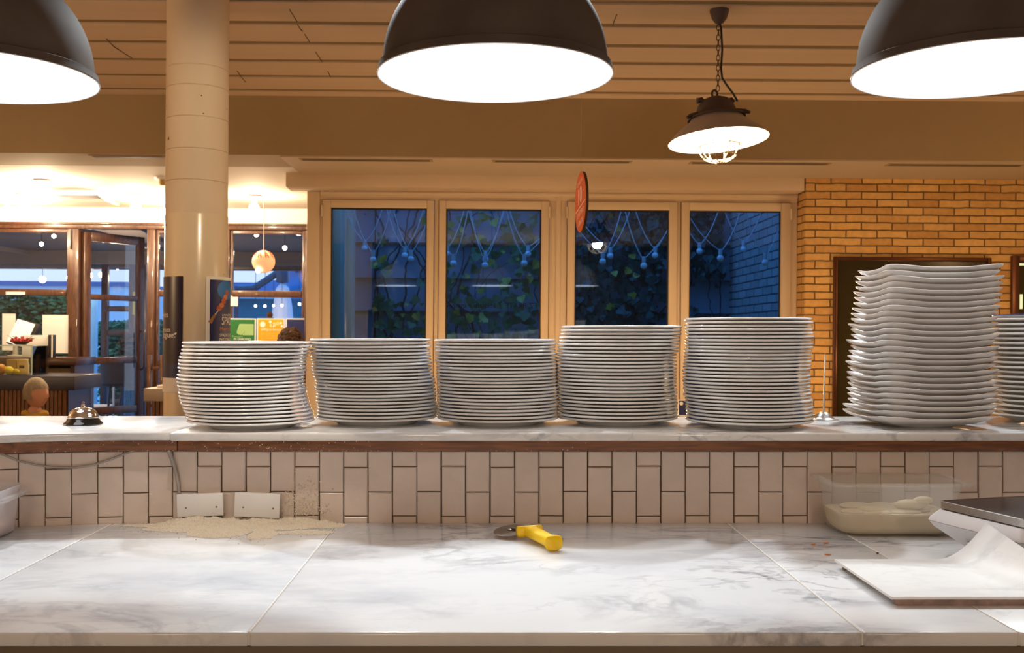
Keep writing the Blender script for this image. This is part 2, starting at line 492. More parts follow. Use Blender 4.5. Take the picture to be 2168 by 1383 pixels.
M = {
    'porcelain': mat('glazed_porcelain', (0.88, 0.875, 0.87), 0.13, vary=0.02, coat=0.4),
    'blue_rim': mat('blue_glaze', (0.03, 0.06, 0.22), 0.15, vary=0.1),
    'marble_top': marble('worktop_marble', 0.72, base=(0.82, 0.835, 0.85), cloud=(0.63, 0.655, 0.70)),
    'marble_ledge': marble('ledge_marble', 0.7, base=(0.83, 0.82, 0.80), cloud=(0.60, 0.60, 0.61), rough=0.14),
    'tile': mat('glazed_cream_tile', (0.66, 0.55, 0.47), 0.32, vary=0.13, scale=14, bump=0.12, bscale=40),
    'grout': mat('dirty_grout', (0.13, 0.09, 0.065), 0.9, vary=0.3, scale=40),
    'trim_wood': wood('varnished_oak', (0.10, 0.030, 0.009), (0.27, 0.095, 0.028), (1.5, 20, 20), 0.5, 0.0),
    'plaster': mat('cream_plaster', (0.67, 0.545, 0.40), 0.85, vary=0.04, scale=3),
    'plaster_white': mat('white_plaster', (0.84, 0.79, 0.71), 0.8, vary=0.03, scale=3),
    'ceiling': mat('painted_formwork', (0.66, 0.525, 0.385), 0.8, vary=0.08, scale=2, stretch=(0.4, 6, 1)),
    'beam': mat('painted_beam', (0.43, 0.33, 0.19), 0.85, vary=0.04, scale=3),
    'frame': mat('cream_window_paint', (0.68, 0.555, 0.395), 0.45, vary=0.03, scale=4),
    'gasket': mat('black_gasket', (0.01, 0.01, 0.012), 0.6, vary=0),
    'glass': thin_glass('window_glass', 0.066, (0.74, 0.85, 0.95)),
    'shop_glass': thin_glass('shopfront_glass', 0.036),
    'case_glass': thin_glass('showcase_glass', 0.05, (0.93, 0.98, 0.96)),
    'glass_edge': mat('green_glass_edge', (0.55, 0.72, 0.66), 0.15, vary=0),
    'brick': brick('yellow_brick', (0.80, 0.50, 0.175), (0.56, 0.29, 0.09), (0.17, 0.10, 0.04), 0.2335, 0.0585, 'x', 0.011),
    'brick_y': brick('yellow_brick_return', (0.72, 0.44, 0.15), (0.54, 0.29, 0.09), (0.13, 0.075, 0.03), 0.2335, 0.0585, 'y', 0.011),
    'outer_brick': brick('grey_outer_brick', (0.55, 0.52, 0.50), (0.42, 0.38, 0.37), (0.10, 0.10, 0.11), 0.30, 0.075, 'y', 0.014),
    'column': pitted('pitted_column_paint', (0.70, 0.575, 0.42), 0.75),
    'column_low': pitted('glossy_column_paint', (0.72, 0.60, 0.42), 0.22, 0.4),
    'floor': mat('brown_floor', (0.20, 0.13, 0.08), 0.5, vary=0.2),
    'shop_wood': wood('shopfront_mahogany', (0.034, 0.013, 0.007), (0.105, 0.045, 0.024), (14, 14, 1.5), 0.35, 0.3),
    'dark_wood': wood('dark_wood', (0.020, 0.008, 0.004), (0.07, 0.026, 0.011), (2, 14, 14), 0.4, 0.2),
    'slat': wood('bar_slats', (0.09, 0.034, 0.012), (0.24, 0.10, 0.035), (16, 16, 1.5), 0.45, 0.1),
    'bar_top': mat('slate_bar_top', (0.035, 0.036, 0.055), 0.4, vary=0.2),
    'dome': mat('aged_dark_metal', (0.085, 0.064, 0.052), 0.75, 0.0, spec=0.25, vary=0.45, scale=7, bump=0.1, bscale=9),
    'enamel': mat('white_enamel', (0.86, 0.86, 0.85), 0.4, vary=0),
    'iron': mat('dark_cast_iron', (0.10, 0.07, 0.065), 0.6, 0.3, vary=0.2, bump=0.1),
    'black': mat('black_plastic', (0.012, 0.012, 0.012), 0.35, vary=0),
    'black_gloss': mat('black_lacquer', (0.008, 0.008, 0.009), 0.12, vary=0, coat=0.6),
    'chrome': mat('polished_chrome', (0.85, 0.83, 0.82), 0.10, 1.0, vary=0),
    'steel': mat('brushed_steel', (0.55, 0.53, 0.51), 0.25, 1.0, vary=0.1, scale=60),
    'old_steel': mat('stained_steel', (0.24, 0.19, 0.15), 0.42, 0.8, vary=0.4, scale=50),
    'yellow': mat('yellow_plastic', (1.0, 0.62, 0.002), 0.4, vary=0.02),
    'white_plastic': mat('white_plastic', (0.80, 0.79, 0.81), 0.35, vary=0.02),
    'cover': mat('grey_white_plastic', (0.80, 0.79, 0.78), 0.4, vary=0.03),
    'clear_plastic': cloudy_plastic('clear_cloudy_plastic', (0.80, 0.77, 0.72), 0.76),
    'milky_plastic': cloudy_plastic('milky_plastic', (0.84, 0.83, 0.86), 0.62),
    'dough': mat('dough', (0.72, 0.60, 0.38), 0.7, vary=0.12, scale=14, bump=0.3, bscale=18),
    'flour': mat('flour', (0.93, 0.80, 0.63), 0.95, vary=0.12, scale=120, bump=0.9, bscale=260),
    'cable': mat('grey_cable', (0.34, 0.30, 0.27), 0.5, vary=0.05),
    'under': mat('bench_rail', (0.20, 0.145, 0.09), 0.5, vary=0.15),
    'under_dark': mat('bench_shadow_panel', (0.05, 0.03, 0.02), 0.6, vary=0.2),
    'board': marble('marble_look_melamine', 0.16, rough=0.3, base=(0.9, 0.9, 0.89), cloud=(0.80, 0.79, 0.78)),
    'orange': mat('orange_card', (0.80, 0.16, 0.035), 0.85, vary=0.05, spec=0.15),
    'pale_orange': mat('pale_orange_print', (0.95, 0.62, 0.42), 0.55, vary=0),
    'cut_edge': mat('cut_board_edge', (0.12, 0.055, 0.02), 0.7, vary=0.2),
    'navy': mat('navy_print', (0.020, 0.014, 0.038), 0.3, vary=0.25, scale=6),
    'poster_blue': mat('blue_print', (0.012, 0.020, 0.10), 0.35, vary=0.3, scale=5),
    'bright_blue': mat('bright_blue_print', (0.006, 0.16, 0.50), 0.35, vary=0.3, scale=9),
    'paper': mat('white_paper', (0.82, 0.79, 0.76), 0.7, vary=0.02),
    'print_white': mat('white_print', (0.85, 0.82, 0.78), 0.6, vary=0),
    'magenta': mat('magenta_print', (0.22, 0.02, 0.16), 0.4, vary=0.3),
    'print_orange': mat('orange_print', (0.55, 0.16, 0.05), 0.5, vary=0.2),
    'meat': mat('grilled_meat_print', (0.42, 0.07, 0.025), 0.5, vary=0.5, scale=90),
    'skewer': mat('skewer_print', (0.30, 0.13, 0.05), 0.5, vary=0.2),
    'green_poster': mat('green_print', (0.012, 0.12, 0.03), 0.4, vary=0.3, scale=6),
    'green_light': mat('light_green_print', (0.30, 0.48, 0.20), 0.4, vary=0.2, scale=5),
    'amber': mat('amber_print', (0.95, 0.38, 0.01), 0.4, vary=0.05),
    'amber_pale': mat('pale_amber_print', (0.95, 0.62, 0.22), 0.4, vary=0),
    'mirror': mat('dark_picture_glass', (0.040, 0.030, 0.010), 0.12, vary=0.2, scale=2, coat=0.5),
    'copper_frame': mat('bronze_frame', (0.13, 0.05, 0.025), 0.3, 0.6, vary=0.3),
    'skin': mat('skin', (0.50, 0.25, 0.17), 0.55, vary=0.06),
    'hair_grey': mat('grey_blond_hair', (0.25, 0.20, 0.14), 0.7, vary=0.4, scale=40, bump=0.5, bscale=90),
    'hair_brown': mat('curly_brown_hair', (0.055, 0.022, 0.010), 0.8, vary=0.5, scale=40, bump=1.0, bscale=60),
    'cloth_dark': mat('dark_cloth', (0.018, 0.017, 0.022), 0.85, vary=0.2),
    'cloth_red': mat('dark_red_cloth', (0.13, 0.015, 0.02), 0.85, vary=0.2),
    'cloth_yellow': mat('ochre_scarf', (0.42, 0.24, 0.03), 0.85, vary=0.3, scale=30),
    'wool': mat('knit_wool', (0.25, 0.15, 0.10), 0.95, vary=0.3, scale=60, bump=0.6),
    'wool_brown': mat('brown_pompom', (0.20, 0.075, 0.02), 0.95, vary=0.3, scale=60, bump=0.8),
    'fruit_orange': mat('orange_peel', (0.80, 0.27, 0.01), 0.45, vary=0.1, bump=0.2),
    'lemon': mat('lemon_peel', (0.92, 0.62, 0.02), 0.45, vary=0.08, bump=0.2),
    'carton': mat('kraft_carton', (0.52, 0.33, 0.10), 0.6, vary=0.1),
    'berry': mat('red_berries', (0.42, 0.01, 0.015), 0.3, vary=0.3, scale=30),
    'twig': mat('brown_twig', (0.09, 0.045, 0.02), 0.8, vary=0.3),
    'screen': emit('lit_screen', (0.80, 0.83, 0.80), 0.35),
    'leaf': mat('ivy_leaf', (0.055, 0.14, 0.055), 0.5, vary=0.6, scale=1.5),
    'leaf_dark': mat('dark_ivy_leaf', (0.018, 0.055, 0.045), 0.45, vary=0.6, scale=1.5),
    'leaf_y': mat('yellow_ivy_leaf', (0.40, 0.36, 0.06), 0.5, vary=0.4, scale=2),
    'hedge': mat('hedge_leaf', (0.05, 0.17, 0.10), 0.6, vary=0.6, scale=3),
    'stem': mat('ivy_stem', (0.05, 0.038, 0.03), 0.8, vary=0.3),
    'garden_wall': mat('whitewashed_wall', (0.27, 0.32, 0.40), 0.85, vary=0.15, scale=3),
    'bulb_off': mat('white_bulb_glass', (0.75, 0.82, 0.90), 0.2, vary=0),
    'white_cable': mat('white_cable', (0.55, 0.58, 0.62), 0.5, vary=0),
    'awning': mat('charcoal_canvas', (0.15, 0.13, 0.125), 0.9, vary=0.15, scale=2),
    'terrace': mat('terrace_paving', (0.32, 0.36, 0.42), 0.6, vary=0.2),
    'blue_post': mat('pale_blue_paint', (0.30, 0.60, 0.88), 0.5, vary=0.1),
    'canvas_pale': mat('pale_parasol_canvas', (0.55, 0.60, 0.78), 0.8, vary=0.15, scale=4),
    'pole_blue': mat('dark_blue_steel', (0.03, 0.06, 0.14), 0.5, vary=0.2),
    'tower': mat('violet_grey_facade', (0.16, 0.17, 0.36), 0.8, vary=0.15, scale=1),
    'house': mat('pale_facade', (0.62, 0.67, 0.78), 0.8, vary=0.1, scale=0.6),
    'pane_dark': mat('dark_window_pane', (0.03, 0.04, 0.09), 0.15, vary=0.1),
    'white_paint': mat('white_lacquer', (0.78, 0.78, 0.80), 0.4, vary=0.03),
    'brown_chair': mat('brown_chair_plastic', (0.055, 0.035, 0.035), 0.5, vary=0.2),
    'table_blue': mat('blue_table_top', (0.10, 0.34, 0.62), 0.4, vary=0.1),
    'vent': mat('dark_vent', (0.10, 0.075, 0.05), 0.6, vary=0.1),
    'hole': mat('dark_hole', (0.02, 0.015, 0.012), 0.9, vary=0),
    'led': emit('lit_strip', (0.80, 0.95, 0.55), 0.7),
    'stain': mat('ochre_stain', (0.62, 0.24, 0.08), 0.8, vary=0.2),
    'purple': mat('violet_label', (0.06, 0.035, 0.30), 0.3, vary=0.1),
    'dome_bulb': emit('dome_bulb_glow', (0.97, 0.985, 1.0), 2.75),
    'warm_bulb': emit('warm_bulb_glow', (1.0, 0.75, 0.48), 560),
    'cage_bulb': emit('caged_bulb_glow', (1.0, 0.78, 0.48), 230),
    'terrace_bulb': emit('terrace_bulb_glow', (1.0, 0.78, 0.46), 80),
    'globe_glow': emit('globe_glow', (1.0, 0.60, 0.34), 0.35),
    'globe_red': mat('red_stripe', (0.75, 0.10, 0.04), 0.4, vary=0),
}

ORD = ['topmost', 'second', 'third', 'fourth', 'fifth', 'sixth', 'seventh', 'eighth', 'ninth', 'tenth', 'eleventh', 'twelfth',
       'thirteenth', 'fourteenth', 'fifteenth', 'sixteenth', 'seventeenth', 'eighteenth', 'nineteenth', 'twentieth',
       'twenty-first', 'twenty-second', 'twenty-third', 'twenty-fourth', 'twenty-fifth', 'twenty-sixth', 'twenty-seventh',
       'twenty-eighth', 'twenty-ninth', 'thirtieth']

# =================================================================== THE BENCH
WT = 0.914                      # top of the marble worktop
LEDGE = 1.1293                  # top of the marble ledge


def bend(x):
    """the counter bends towards the cook at its left end"""
    return -0.43 * (x + 0.75) ** 2 if x < -0.75 else 0.0


def strip(x0, x1, yf, yb, z0, z1, n=1, follow=True, bev=0.004):
    """a slab whose front edge follows the bend"""
    xs = [x0 + (x1 - x0) * i / n for i in range(n + 1)]
    fr = [(x, yf + (bend(x) if follow else 0)) for x in xs]
    out = fr + [(x1, yb), (x0, yb)]
    b = MB(); b.prism(out, 'z', z0, z1)
    return b


# --- counter wall with its glazed tiles
w = MB()
xs = [-1.7 + 3.6 * i / 60 for i in range(61)]
w.prism([(x, 2.412 + bend(x)) for x in xs] + [(1.9, 2.80), (-1.7, 2.80)], 'z', 0.0, 1.084)
wall_counter = structure(w.build('wall_counter', M['grout'], smooth=30))
tl = MB()
TP = 0.05735
# arc length along the bend
k = 0
x = (726.7 - CX) / FPX * 2.40
edges = [x]
xx = x
while xx < 1.75:
    xx += TP; edges.append(xx)
left = [x]; xx = x
while xx > -1.55:
    s = -0.86 * (xx + 0.75) if xx < -0.75 else 0.0
    xx -= TP / math.sqrt(1 + s * s); left.append(xx)
edges = list(reversed(left[1:])) + edges
i0 = len(left) - 1
for i in range(len(edges) - 1):
    e0, e1 = edges[i] + 0.0012, edges[i + 1] - 0.0012
    even = (i - i0) % 2 == 0
    seams = [1.0456, 0.9294] if even else [0.9858]
    zz = [1.083] + [s + rnd.uniform(-0.0016, 0.0016) for s in seams] + [WT - 0.004]
    for j in range(len(zz) - 1):
        z1, z0 = zz[j] - 0.0011, zz[j + 1] + 0.0011
        if z1 - z0 < 0.004: continue
        j1, j2 = rnd.uniform(-0.0006, 0.0006), rnd.uniform(-0.0006, 0.0006)
        f0, f1 = 2.4045 + bend(e0) + rnd.uniform(-0.0008, 0.0008), 2.4045 + bend(e1) + rnd.uniform(-0.0008, 0.0008)
        a, bb = e0 + j1, e1 + j2
        c = 0.0022
        fr = [(a + c, f0, z0 + c), (bb - c, f1, z0 + c), (bb - c, f1, z1 - c), (a + c, f0, z1 - c)]
        mid = [(a, f0 + 0.002, z0), (bb, f1 + 0.002, z0), (bb, f1 + 0.002, z1), (a, f0 + 0.002, z1)]
        bk = [(p[0], p[1] + 0.007, p[2]) for p in mid]
        tl.rings([bk, mid, fr], True, True)
tl.build('tiling', M['tile'], wall_counter)

# --- marble ledge: two slabs on a varnished wooden edge
ledge = thing('marble_ledge', (0, 0, 0), 0, 'white marble serving ledge with brown wooden edge above cream tiles', 'counter')
strip(-0.7435, 1.8, 2.365, 2.83, LEDGE - 0.0195, LEDGE, 1).build('slab', M['marble_ledge'], ledge, bevel=0.005, seg=3)
strip(-1.62, -0.7445, 2.377, 2.845, LEDGE - 0.0195, LEDGE, 24).build('slab', M['marble_ledge'], ledge, bevel=0.005, seg=3)
strip(-0.7300, 1.8, 2.383, 2.80, 1.0845, LEDGE - 0.0195, 1).build('wooden_edge', M['trim_wood'], ledge, bevel=0.003)
strip(-1.62, -0.7325, 2.388, 2.80, 1.0845, LEDGE - 0.0195, 24).build('wooden_edge', M['trim_wood'], ledge, bevel=0.003)
fl = MB()
for i in range(150):
    px = rnd.choice([rnd.uniform(30, 760), rnd.uniform(330, 760), rnd.uniform(100, 1250)])
    xx = (px - CX) / FPX * 2.385
    zz = rnd.choice([1.0855, rnd.uniform(1.086, 1.108)])
    r = rnd.uniform(0.0004, 0.0013)
    yy = (2.388 if xx < -0.7325 else 2.383) + bend(xx)
    fl.ball((xx, yy, zz), r, 6, 4, 1.3, 0.5, 1)
tag(fl.build('flour_speck', M['flour'], ledge), kind='stuff')

# --- marble worktop in five slabs on a frame
bench = thing('marble_worktop', (0, 0, 0), 0, 'wide white marble worktop with grey veins in the foreground', 'worktop')
jx = [-1.65, -0.885, -0.361, 0.553, 0.786, 1.75]
for a, bb in zip(jx[:-1], jx[1:]):
    g = 0.0008
    s = MB()
    n = 16 if a < -0.8 else 1
    xs = [a + g + (bb - a - 2 * g) * i / n for i in range(n + 1)]
    s.prism([(a + g, 1.523), (bb - g, 1.523)] + [(x, 2.404 + bend(x)) for x in reversed(xs)], 'z', WT - 0.022, WT)
    s.build('slab', M['marble_top'], bench, bevel=0.004, seg=3)
jm = mat('joint_filler', (0.78, 0.74, 0.68), 0.8, vary=0.1)
for q in jx[1:-1]:
    MB().box(q - 0.0012, q + 0.0012, 1.526, 2.395 + bend(q), WT - 0.02, WT + 0.0002).build('joint', jm, bench)
MB().box(-1.6, 1.7, 1.540, 1.575, WT - 0.052, WT - 0.0225).build('rail', M['under'], bench, bevel=0.002)
for px in (506, 1750):
    xq = (px - CX) / FPX * 1.555
    MB().box(xq, xq + 0.03, 1.545, 1.58, 0.0, WT - 0.0525).build('post', M['under'], bench, bevel=0.002)
MB().box(-1.6, 1.7, 1.70, 1.72, 0.0, WT - 0.0235).build('back_panel', M['under_dark'], bench)  # dark colour stands for the shade in the recess under the bench

# --- flour swept against the wall
fx0, fx1, fy0, fy1 = -0.86, -0.335, 2.14, 2.402
lobes = [(-0.66, 2.365, 0.13, 0.050, 0.017), (-0.61, 2.29, 0.075, 0.070, 0.0075), (-0.50, 2.378, 0.17, 0.030, 0.014), (-0.70, 2.33, 0.10, 0.04, 0.007),
         (-0.415, 2.285, 0.075, 0.026, 0.0055), (-0.505, 2.26, 0.035, 0.055, 0.0060), (-0.53, 2.325, 0.05, 0.03, 0.007), (-0.40, 2.36, 0.07, 0.03, 0.004), (-0.78, 2.37, 0.08, 0.022, 0.004), (-0.47, 2.34, 0.06, 0.024, 0.006)]
nx, ny = 210, 110
hv, idx = [], {}
H = [[0.0] * (ny + 1) for _ in range(nx + 1)]
for i in range(nx + 1):
    for j in range(ny + 1):
        X = fx0 + (fx1 - fx0) * i / nx; Yq = fy0 + (fy1 - fy0) * j / ny
        h = 0
        for (cx_, cy_, sx_, sy_, hh) in lobes:
            d = ((X - cx_) / sx_) ** 2 + ((Yq - cy_) / sy_) ** 2
            if d < 1: h = max(h, hh * (1 - d) ** 0.8)
        nn = noise.noise(Vector((X * 30, Yq * 30, 0))) * 0.5 + noise.noise(Vector((X * 90, Yq * 90, 3))) * 0.25 + noise.noise(Vector((X * 260, Yq * 260, 7))) * 0.22
        h = h * (1 + 0.8 * nn) - 0.0016 + nn * 0.0014
        if Yq > 2.4035 + bend(X): h = -1
        H[i][j] = h
fb = MB()
for i in range(nx):
    for j in range(ny):
        if max(H[i][j], H[i + 1][j], H[i][j + 1], H[i + 1][j + 1]) > 0 and min(H[i][j], H[i + 1][j], H[i][j + 1], H[i + 1][j + 1]) > -0.5:
            q = []
            for (a, bb) in ((i, j), (i + 1, j), (i + 1, j + 1), (i, j + 1)):
                if (a, bb) not in idx:
                    idx[(a, bb)] = len(fb.v)
                    fb.v.append((fx0 + (fx1 - fx0) * a / nx, fy0 + (fy1 - fy0) * bb / ny, WT + max(H[a][bb], 0) * 1.25 + 0.0002))
                q.append(idx[(a, bb)])
            fb.f.append(tuple(q))
for i in range(900):      # loose grains
    lb = rnd.choice(lobes)
    X = lb[0] + rnd.gauss(0, lb[2] * 0.62); Yq = min(lb[1] + rnd.gauss(0, lb[3] * 0.7), 2.398)
    fb.ball((X, Yq, WT + 0.0008), rnd.uniform(0.0006, 0.0016), 5, 3)
for i in range(420):      # thrown up on the tiles and the wall plates
    px = rnd.gauss(640, 28); py = 1092 - abs(rnd.gauss(0, 34))
    p = Q(px, py, 2.403)
    fb.ball((p.x, 2.4035, p.z), rnd.uniform(0.0006, 0.0018), 5, 3, 1.2, 0.5, 1.2)
fo = fb.build('spilled_flour', M['flour'], smooth=60)
tag(fo, 'drift of cream flour swept against the tiles below the wall plates', 'flour', kind='stuff')

# --- electrical cover plates on the tiles
def cover(px0, px1, py0, py1, tilt, label):
    a, bb = Q(px0, py0, 2.37), Q(px1, py1, 2.37)
    cx_, cz = (a.x + bb.x) / 2, (a.z + bb.z) / 2
    w_, h_ = bb.x - a.x, a.z - bb.z
    t = thing('cover_plate', (cx_, 2.404, cz - h_ / 2), 0, label, 'socket cover', 'blank covers on the tiled wall')
    pl = MB().box(-w_ / 2, w_ / 2, -0.034, -0.028, 0, h_)
    Rm = Matrix.Translation((0, 0, h_ / 2)) @ Matrix.Rotation(math.radians(tilt), 4, 'Y') @ Matrix.Translation((0, 0, -h_ / 2))
    pl.xf(Rm).build('plate', M['cover'], t, bevel=0.0015)
    bk = MB().box(-w_ / 2 + 0.004, w_ / 2 - 0.004, -0.0278, -0.002, 0.003, h_ - 0.003)
    bk.xf(Rm).build('back_box', M['cover'], t, bevel=0.001)
    for sx in (-0.30, 0.36):
        sc = MB(); sc.lathe([(0.0001, -0.0012), (0.0022, -0.0012), (0.0022, 0.0004), (0.0001, 0.0004)], 10)
        sc.xf(Rm @ Matrix.Translation((sx * w_, -0.0345, h_ * 0.40)) @ Matrix.Rotation(PI / 2, 4, 'X')).build('screw', M['old_steel'], t)
    return t
cover(374, 472, 1046, 1094, -2.0, 'grey white cover plate under the cable end, with two screws')
cover(496, 592, 1045, 1096, 2.4, 'grey white cover plate smeared with flour, nearer the bench middle')

# --- cable looping under the ledge
cb = MB()
pts = []
for (px, py) in ((-14, 952), (10, 964), (40, 976), (80, 985), (120, 990), (160, 990), (200, 984), (240, 971), (270, 959), (286, 953)):
    xx = (px - CX) / FPX * 2.36
    Yc = 2.398 + bend(xx)
    q = Q(px, py, Yc); pts.append((q.x, Yc - 0.001, q.z))
cb.tube(pts, 0.0026, 8)
pts = []
for (px, py) in ((356, 950), (362, 966), (369, 985), (374, 1005), (377, 1025), (379, 1042), (382, 1052)):
    Yc = 2.396; q = Q(px, py, Yc); pts.append((q.x, Yc, q.z))
cb.tube(pts, [0.0050, 0.0050, 0.0046, 0.0042, 0.0040, 0.0036, 0.0034], 8)
co = cb.build('power_cable', M['cable'], smooth=60)
tag(co, 'grey cable looping under the ledge down to the cover plate', 'cable')

# =================================================================== PLATES
def plate_mesh(R=0.154, rim_z=0.0197, under=0.0140, foot=0.098):
    prof = [(0.0001, 0.0030), (foot - 0.006, 0.0030), (foot - 0.004, 0.0), (foot, 0.0), (foot + 0.004, 0.0032), (foot + 0.018, 0.0068),
            (R - 0.026, 0.0114), (R - 0.008, under), (R - 0.002, under + 0.0008), (R, under + 0.0025), (R - 0.0006, under + 0.0050), (R - 0.003, rim_z + 0.0004),
            (R - 0.008, rim_z), (R - 0.030, 0.0148), (foot + 0.012, 0.0098), (foot + 0.002, 0.0082), (0.0001, 0.0080)]
    b = MB(); b.lathe(prof, 72)
    me_o = b.build('dinner_plate', M['porcelain'], smooth=60)
    me = me_o.data
    bpy.data.objects.remove(me_o)
    return me


def stack(me, name, n, cx_, cy_, pitch, lean, where, group, what, jit=0.0022, rot0=0.0, rjit=6.0, cat='plate', over=0):
    for i in range(n):           # i = 0 lowest
        o = bpy.data.objects.new(name, me)
        COL.objects.link(o)
        t = i / (n - 1)
        dx, dy = lean(t)
        o.location = (cx_ + dx + rnd.uniform(-jit, jit), cy_ + dy + rnd.uniform(-jit, jit), LEDGE + 0.0002 + i * pitch)
        o.rotation_euler = (0, 0, math.radians((rot0(t) if callable(rot0) else rot0) + rnd.uniform(-rjit, rjit)))
        kth = n - 1 - i + over
        pos = 'lowest' if i == 0 else ORD[kth] + (' from the top' if kth else '')
        tag(o, '%s, %s in the %s' % (what, pos, where), cat, group)


def lin(x0, x1, wob=0.0, ph=0.0, y=0.0):
    return lambda t: (x0 + (x1 - x0) * t + wob * math.sin(ph + t * 7.0), y * t)


pm = plate_mesh()
stack(pm, 'dinner_plate', 23, -0.600, 2.517, 0.00862, lambda t: (0.012 * (1 - t) ** 2 - 0.018 * math.sin(PI * min(1, t * 1.05)) * 0.8 + 0.0, -0.002 * t), 'leftmost stack', 'round plates in the leftmost stack', 'white round dinner plate')
stack(pm, 'dinner_plate', 24, -0.2985, 2.622, 0.00853, lambda t: (0.007 - 0.018 * t + 0.003 * math.sin(6 * t), 0), 'second stack from the left', 'round plates in the second stack', 'white round dinner plate')
stack(pm, 'dinner_plate', 24, 0.0175, 2.600, 0.00848, lambda t: (-0.002 - 0.002 * t + 0.0025 * math.sin(5 * t), 0), 'third stack from the left', 'round plates in the third stack', 'white round dinner plate')
stack(pm, 'dinner_plate', 27, 0.3195, 2.615, 0.00880, lambda t: (0.001 + 0.011 * max(0, t - 0.62) / 0.38 - 0.005 * math.sin(PI * t) ** 2, 0), 'fourth stack from the left', 'round plates in the fourth stack', 'white round dinner plate')
stack(pm, 'dinner_plate', 30, 0.6330, 2.530, 0.00852, lambda t: (0.0045 * math.cos(2 * PI * t * 1.15) - 0.001, 0), 'fifth stack from the left', 'round plates in the fifth stack', 'white round dinner plate')


def square_plate_mesh(a=0.272):
    n = 96
    def outline(sc, th):
        c, s = math.cos(th), math.sin(th)
        p = 18.0
        r = (abs(c) ** p + abs(s) ** p) ** (-1 / p)
        return r * a / 2 * sc
    def corner(th):
        q = (abs(math.cos(th)) + abs(math.sin(th)) - 1) / (math.sqrt(2) - 1)
        return max(0, q) ** 6.0
    def ring(sc, z, lift, square=1.0):
        out = []
        for k in range(n):
            th = 2 * PI * k / n
            r0 = outline(sc, th); rc = a / 2 * sc
            r = rc + (r0 - rc) * square
            out.append((r * math.cos(th), r * math.sin(th), z + lift * corner(th)))
        return out
    b = MB()
    rr = [ring(0.002, 0.004, 0), ring(0.50, 0.004, 0, 0.3), ring(0.52, 0.0, 0, 0.3), ring(0.56, 0.0, 0, 0.3), ring(0.60, 0.004, 0, 0.4),
          ring(0.80, 0.0105, 0.001, 0.8), ring(0.94, 0.0180, 0.0040), ring(0.985, 0.0220, 0.0062), ring(1.0, 0.0240, 0.0070), ring(0.992, 0.0258, 0.0070), ring(0.975, 0.0260, 0.0062),
          ring(0.93, 0.0228, 0.0040), ring(0.80, 0.0165, 0.001, 0.8), ring(0.60, 0.0125, 0, 0.4), ring(0.002, 0.0120, 0)]
    b.rings(rr, True, True)
    o = b.build('square_plate', M['porcelain'], smooth=50)
    me = o.data; bpy.data.objects.remove(o)
    return me


sq = square_plate_mesh()
stack(sq, 'square_plate', 27, 1.076, 2.560, 0.01392, lambda t: (-0.014 + 0.022 * t + 0.004 * math.sin(9 * t), 0), 'tall square stack', 'square plates in the tall stack', 'white square plate with raised corners', jit=0.005, rot0=lambda t: 4.5 - 6.5 * t, rjit=1.8)
pm2 = plate_mesh(0.160, 0.0230, 0.0172, 0.100)
stack(pm2, 'dinner_plate', 21, 1.472, 2.672, 0.01225, lambda t: (0.002 * math.sin(8 * t), 0), 'rightmost cropped stack', 'round plates in the rightmost stack', 'white round dinner plate', jit=0.003, over=1)
bp_ = MB()
bp_.lathe([(0.0001, 0.003), (0.092, 0.003), (0.096, 0), (0.100, 0), (0.105, 0.0035), (0.148, 0.0165), (0.151, 0.019), (0.148, 0.0205), (0.10, 0.0085), (0.0001, 0.008)], 64)
bpo = bp_.build('dinner_plate', M['porcelain'], smooth=60, loc=(1.474, 2.672, LEDGE + 0.0004 + 21 * 0.01225))
tag(bpo, 'white plate with blue edge line on top of the rightmost cropped stack', 'plate', 'round plates in the rightmost stack')
MB().lathe([(0.1490, 0.0196), (0.1514, 0.0180), (0.1520, 0.0195), (0.1500, 0.0212)], 64, closed=True).build('rim_line', M['blue_rim'], bpo, smooth=60)

# =================================================================== THINGS ON THE LEDGE
bell = thing('service_bell', (-1.026, 2.575, LEDGE), 0, 'chrome call bell on black base at the left end of the ledge', 'bell')
MB().lathe([(0.0001, 0), (0.047, 0), (0.0475, 0.003), (0.045, 0.006), (0.041, 0.009), (0.0385, 0.0145), (0.036, 0.0165), (0.0001, 0.0165)], 48).build('base', M['black_gloss'], bell, smooth=35)
MB().lathe([(0.0300, 0.0185), (0.0370, 0.0178), (0.0378, 0.0192), (0.0355, 0.0215), (0.0345, 0.026), (0.031, 0.033), (0.025, 0.0385), (0.016, 0.0420), (0.006, 0.0432), (0.0001, 0.0432)], 48).build('dome', M['chrome'], bell, smooth=40)
MB().lathe([(0.0001, 0.0430), (0.0058, 0.0430), (0.0054, 0.046), (0.0044, 0.0500), (0.0040, 0.0515), (0.0016, 0.0517), (0.0016, 0.0545), (0.0034, 0.0548), (0.0034, 0.0568), (0.0001, 0.0572)], 20).build('button', M['chrome'], bell, smooth=40)
MB().lathe([(0.0001, 0.0160), (0.006, 0.0160), (0.006, 0.0195), (0.0001, 0.0195)], 16).build('stem', M['steel'], bell, smooth=40)

sp = thing('bill_spike', (0.8835, 2.722, LEDGE), 0, 'steel bill spike on round base left of the square plates', 'bill spike')
MB().lathe([(0.0001, 0), (0.0385, 0), (0.0388, 0.0012), (0.030, 0.0022), (0.023, 0.008), (0.016, 0.0165), (0.008, 0.0205), (0.0001, 0.0215)], 48).build('base', M['steel'], sp, smooth=50)
MB().tube([(0, 0, 0.020), (0.0015, 0, 0.08), (0.004, 0, 0.168), (0.0043, 0, 0.178)], [0.0026, 0.0024, 0.0022, 0.0004], 10).build('spike', M['steel'], sp, smooth=50)

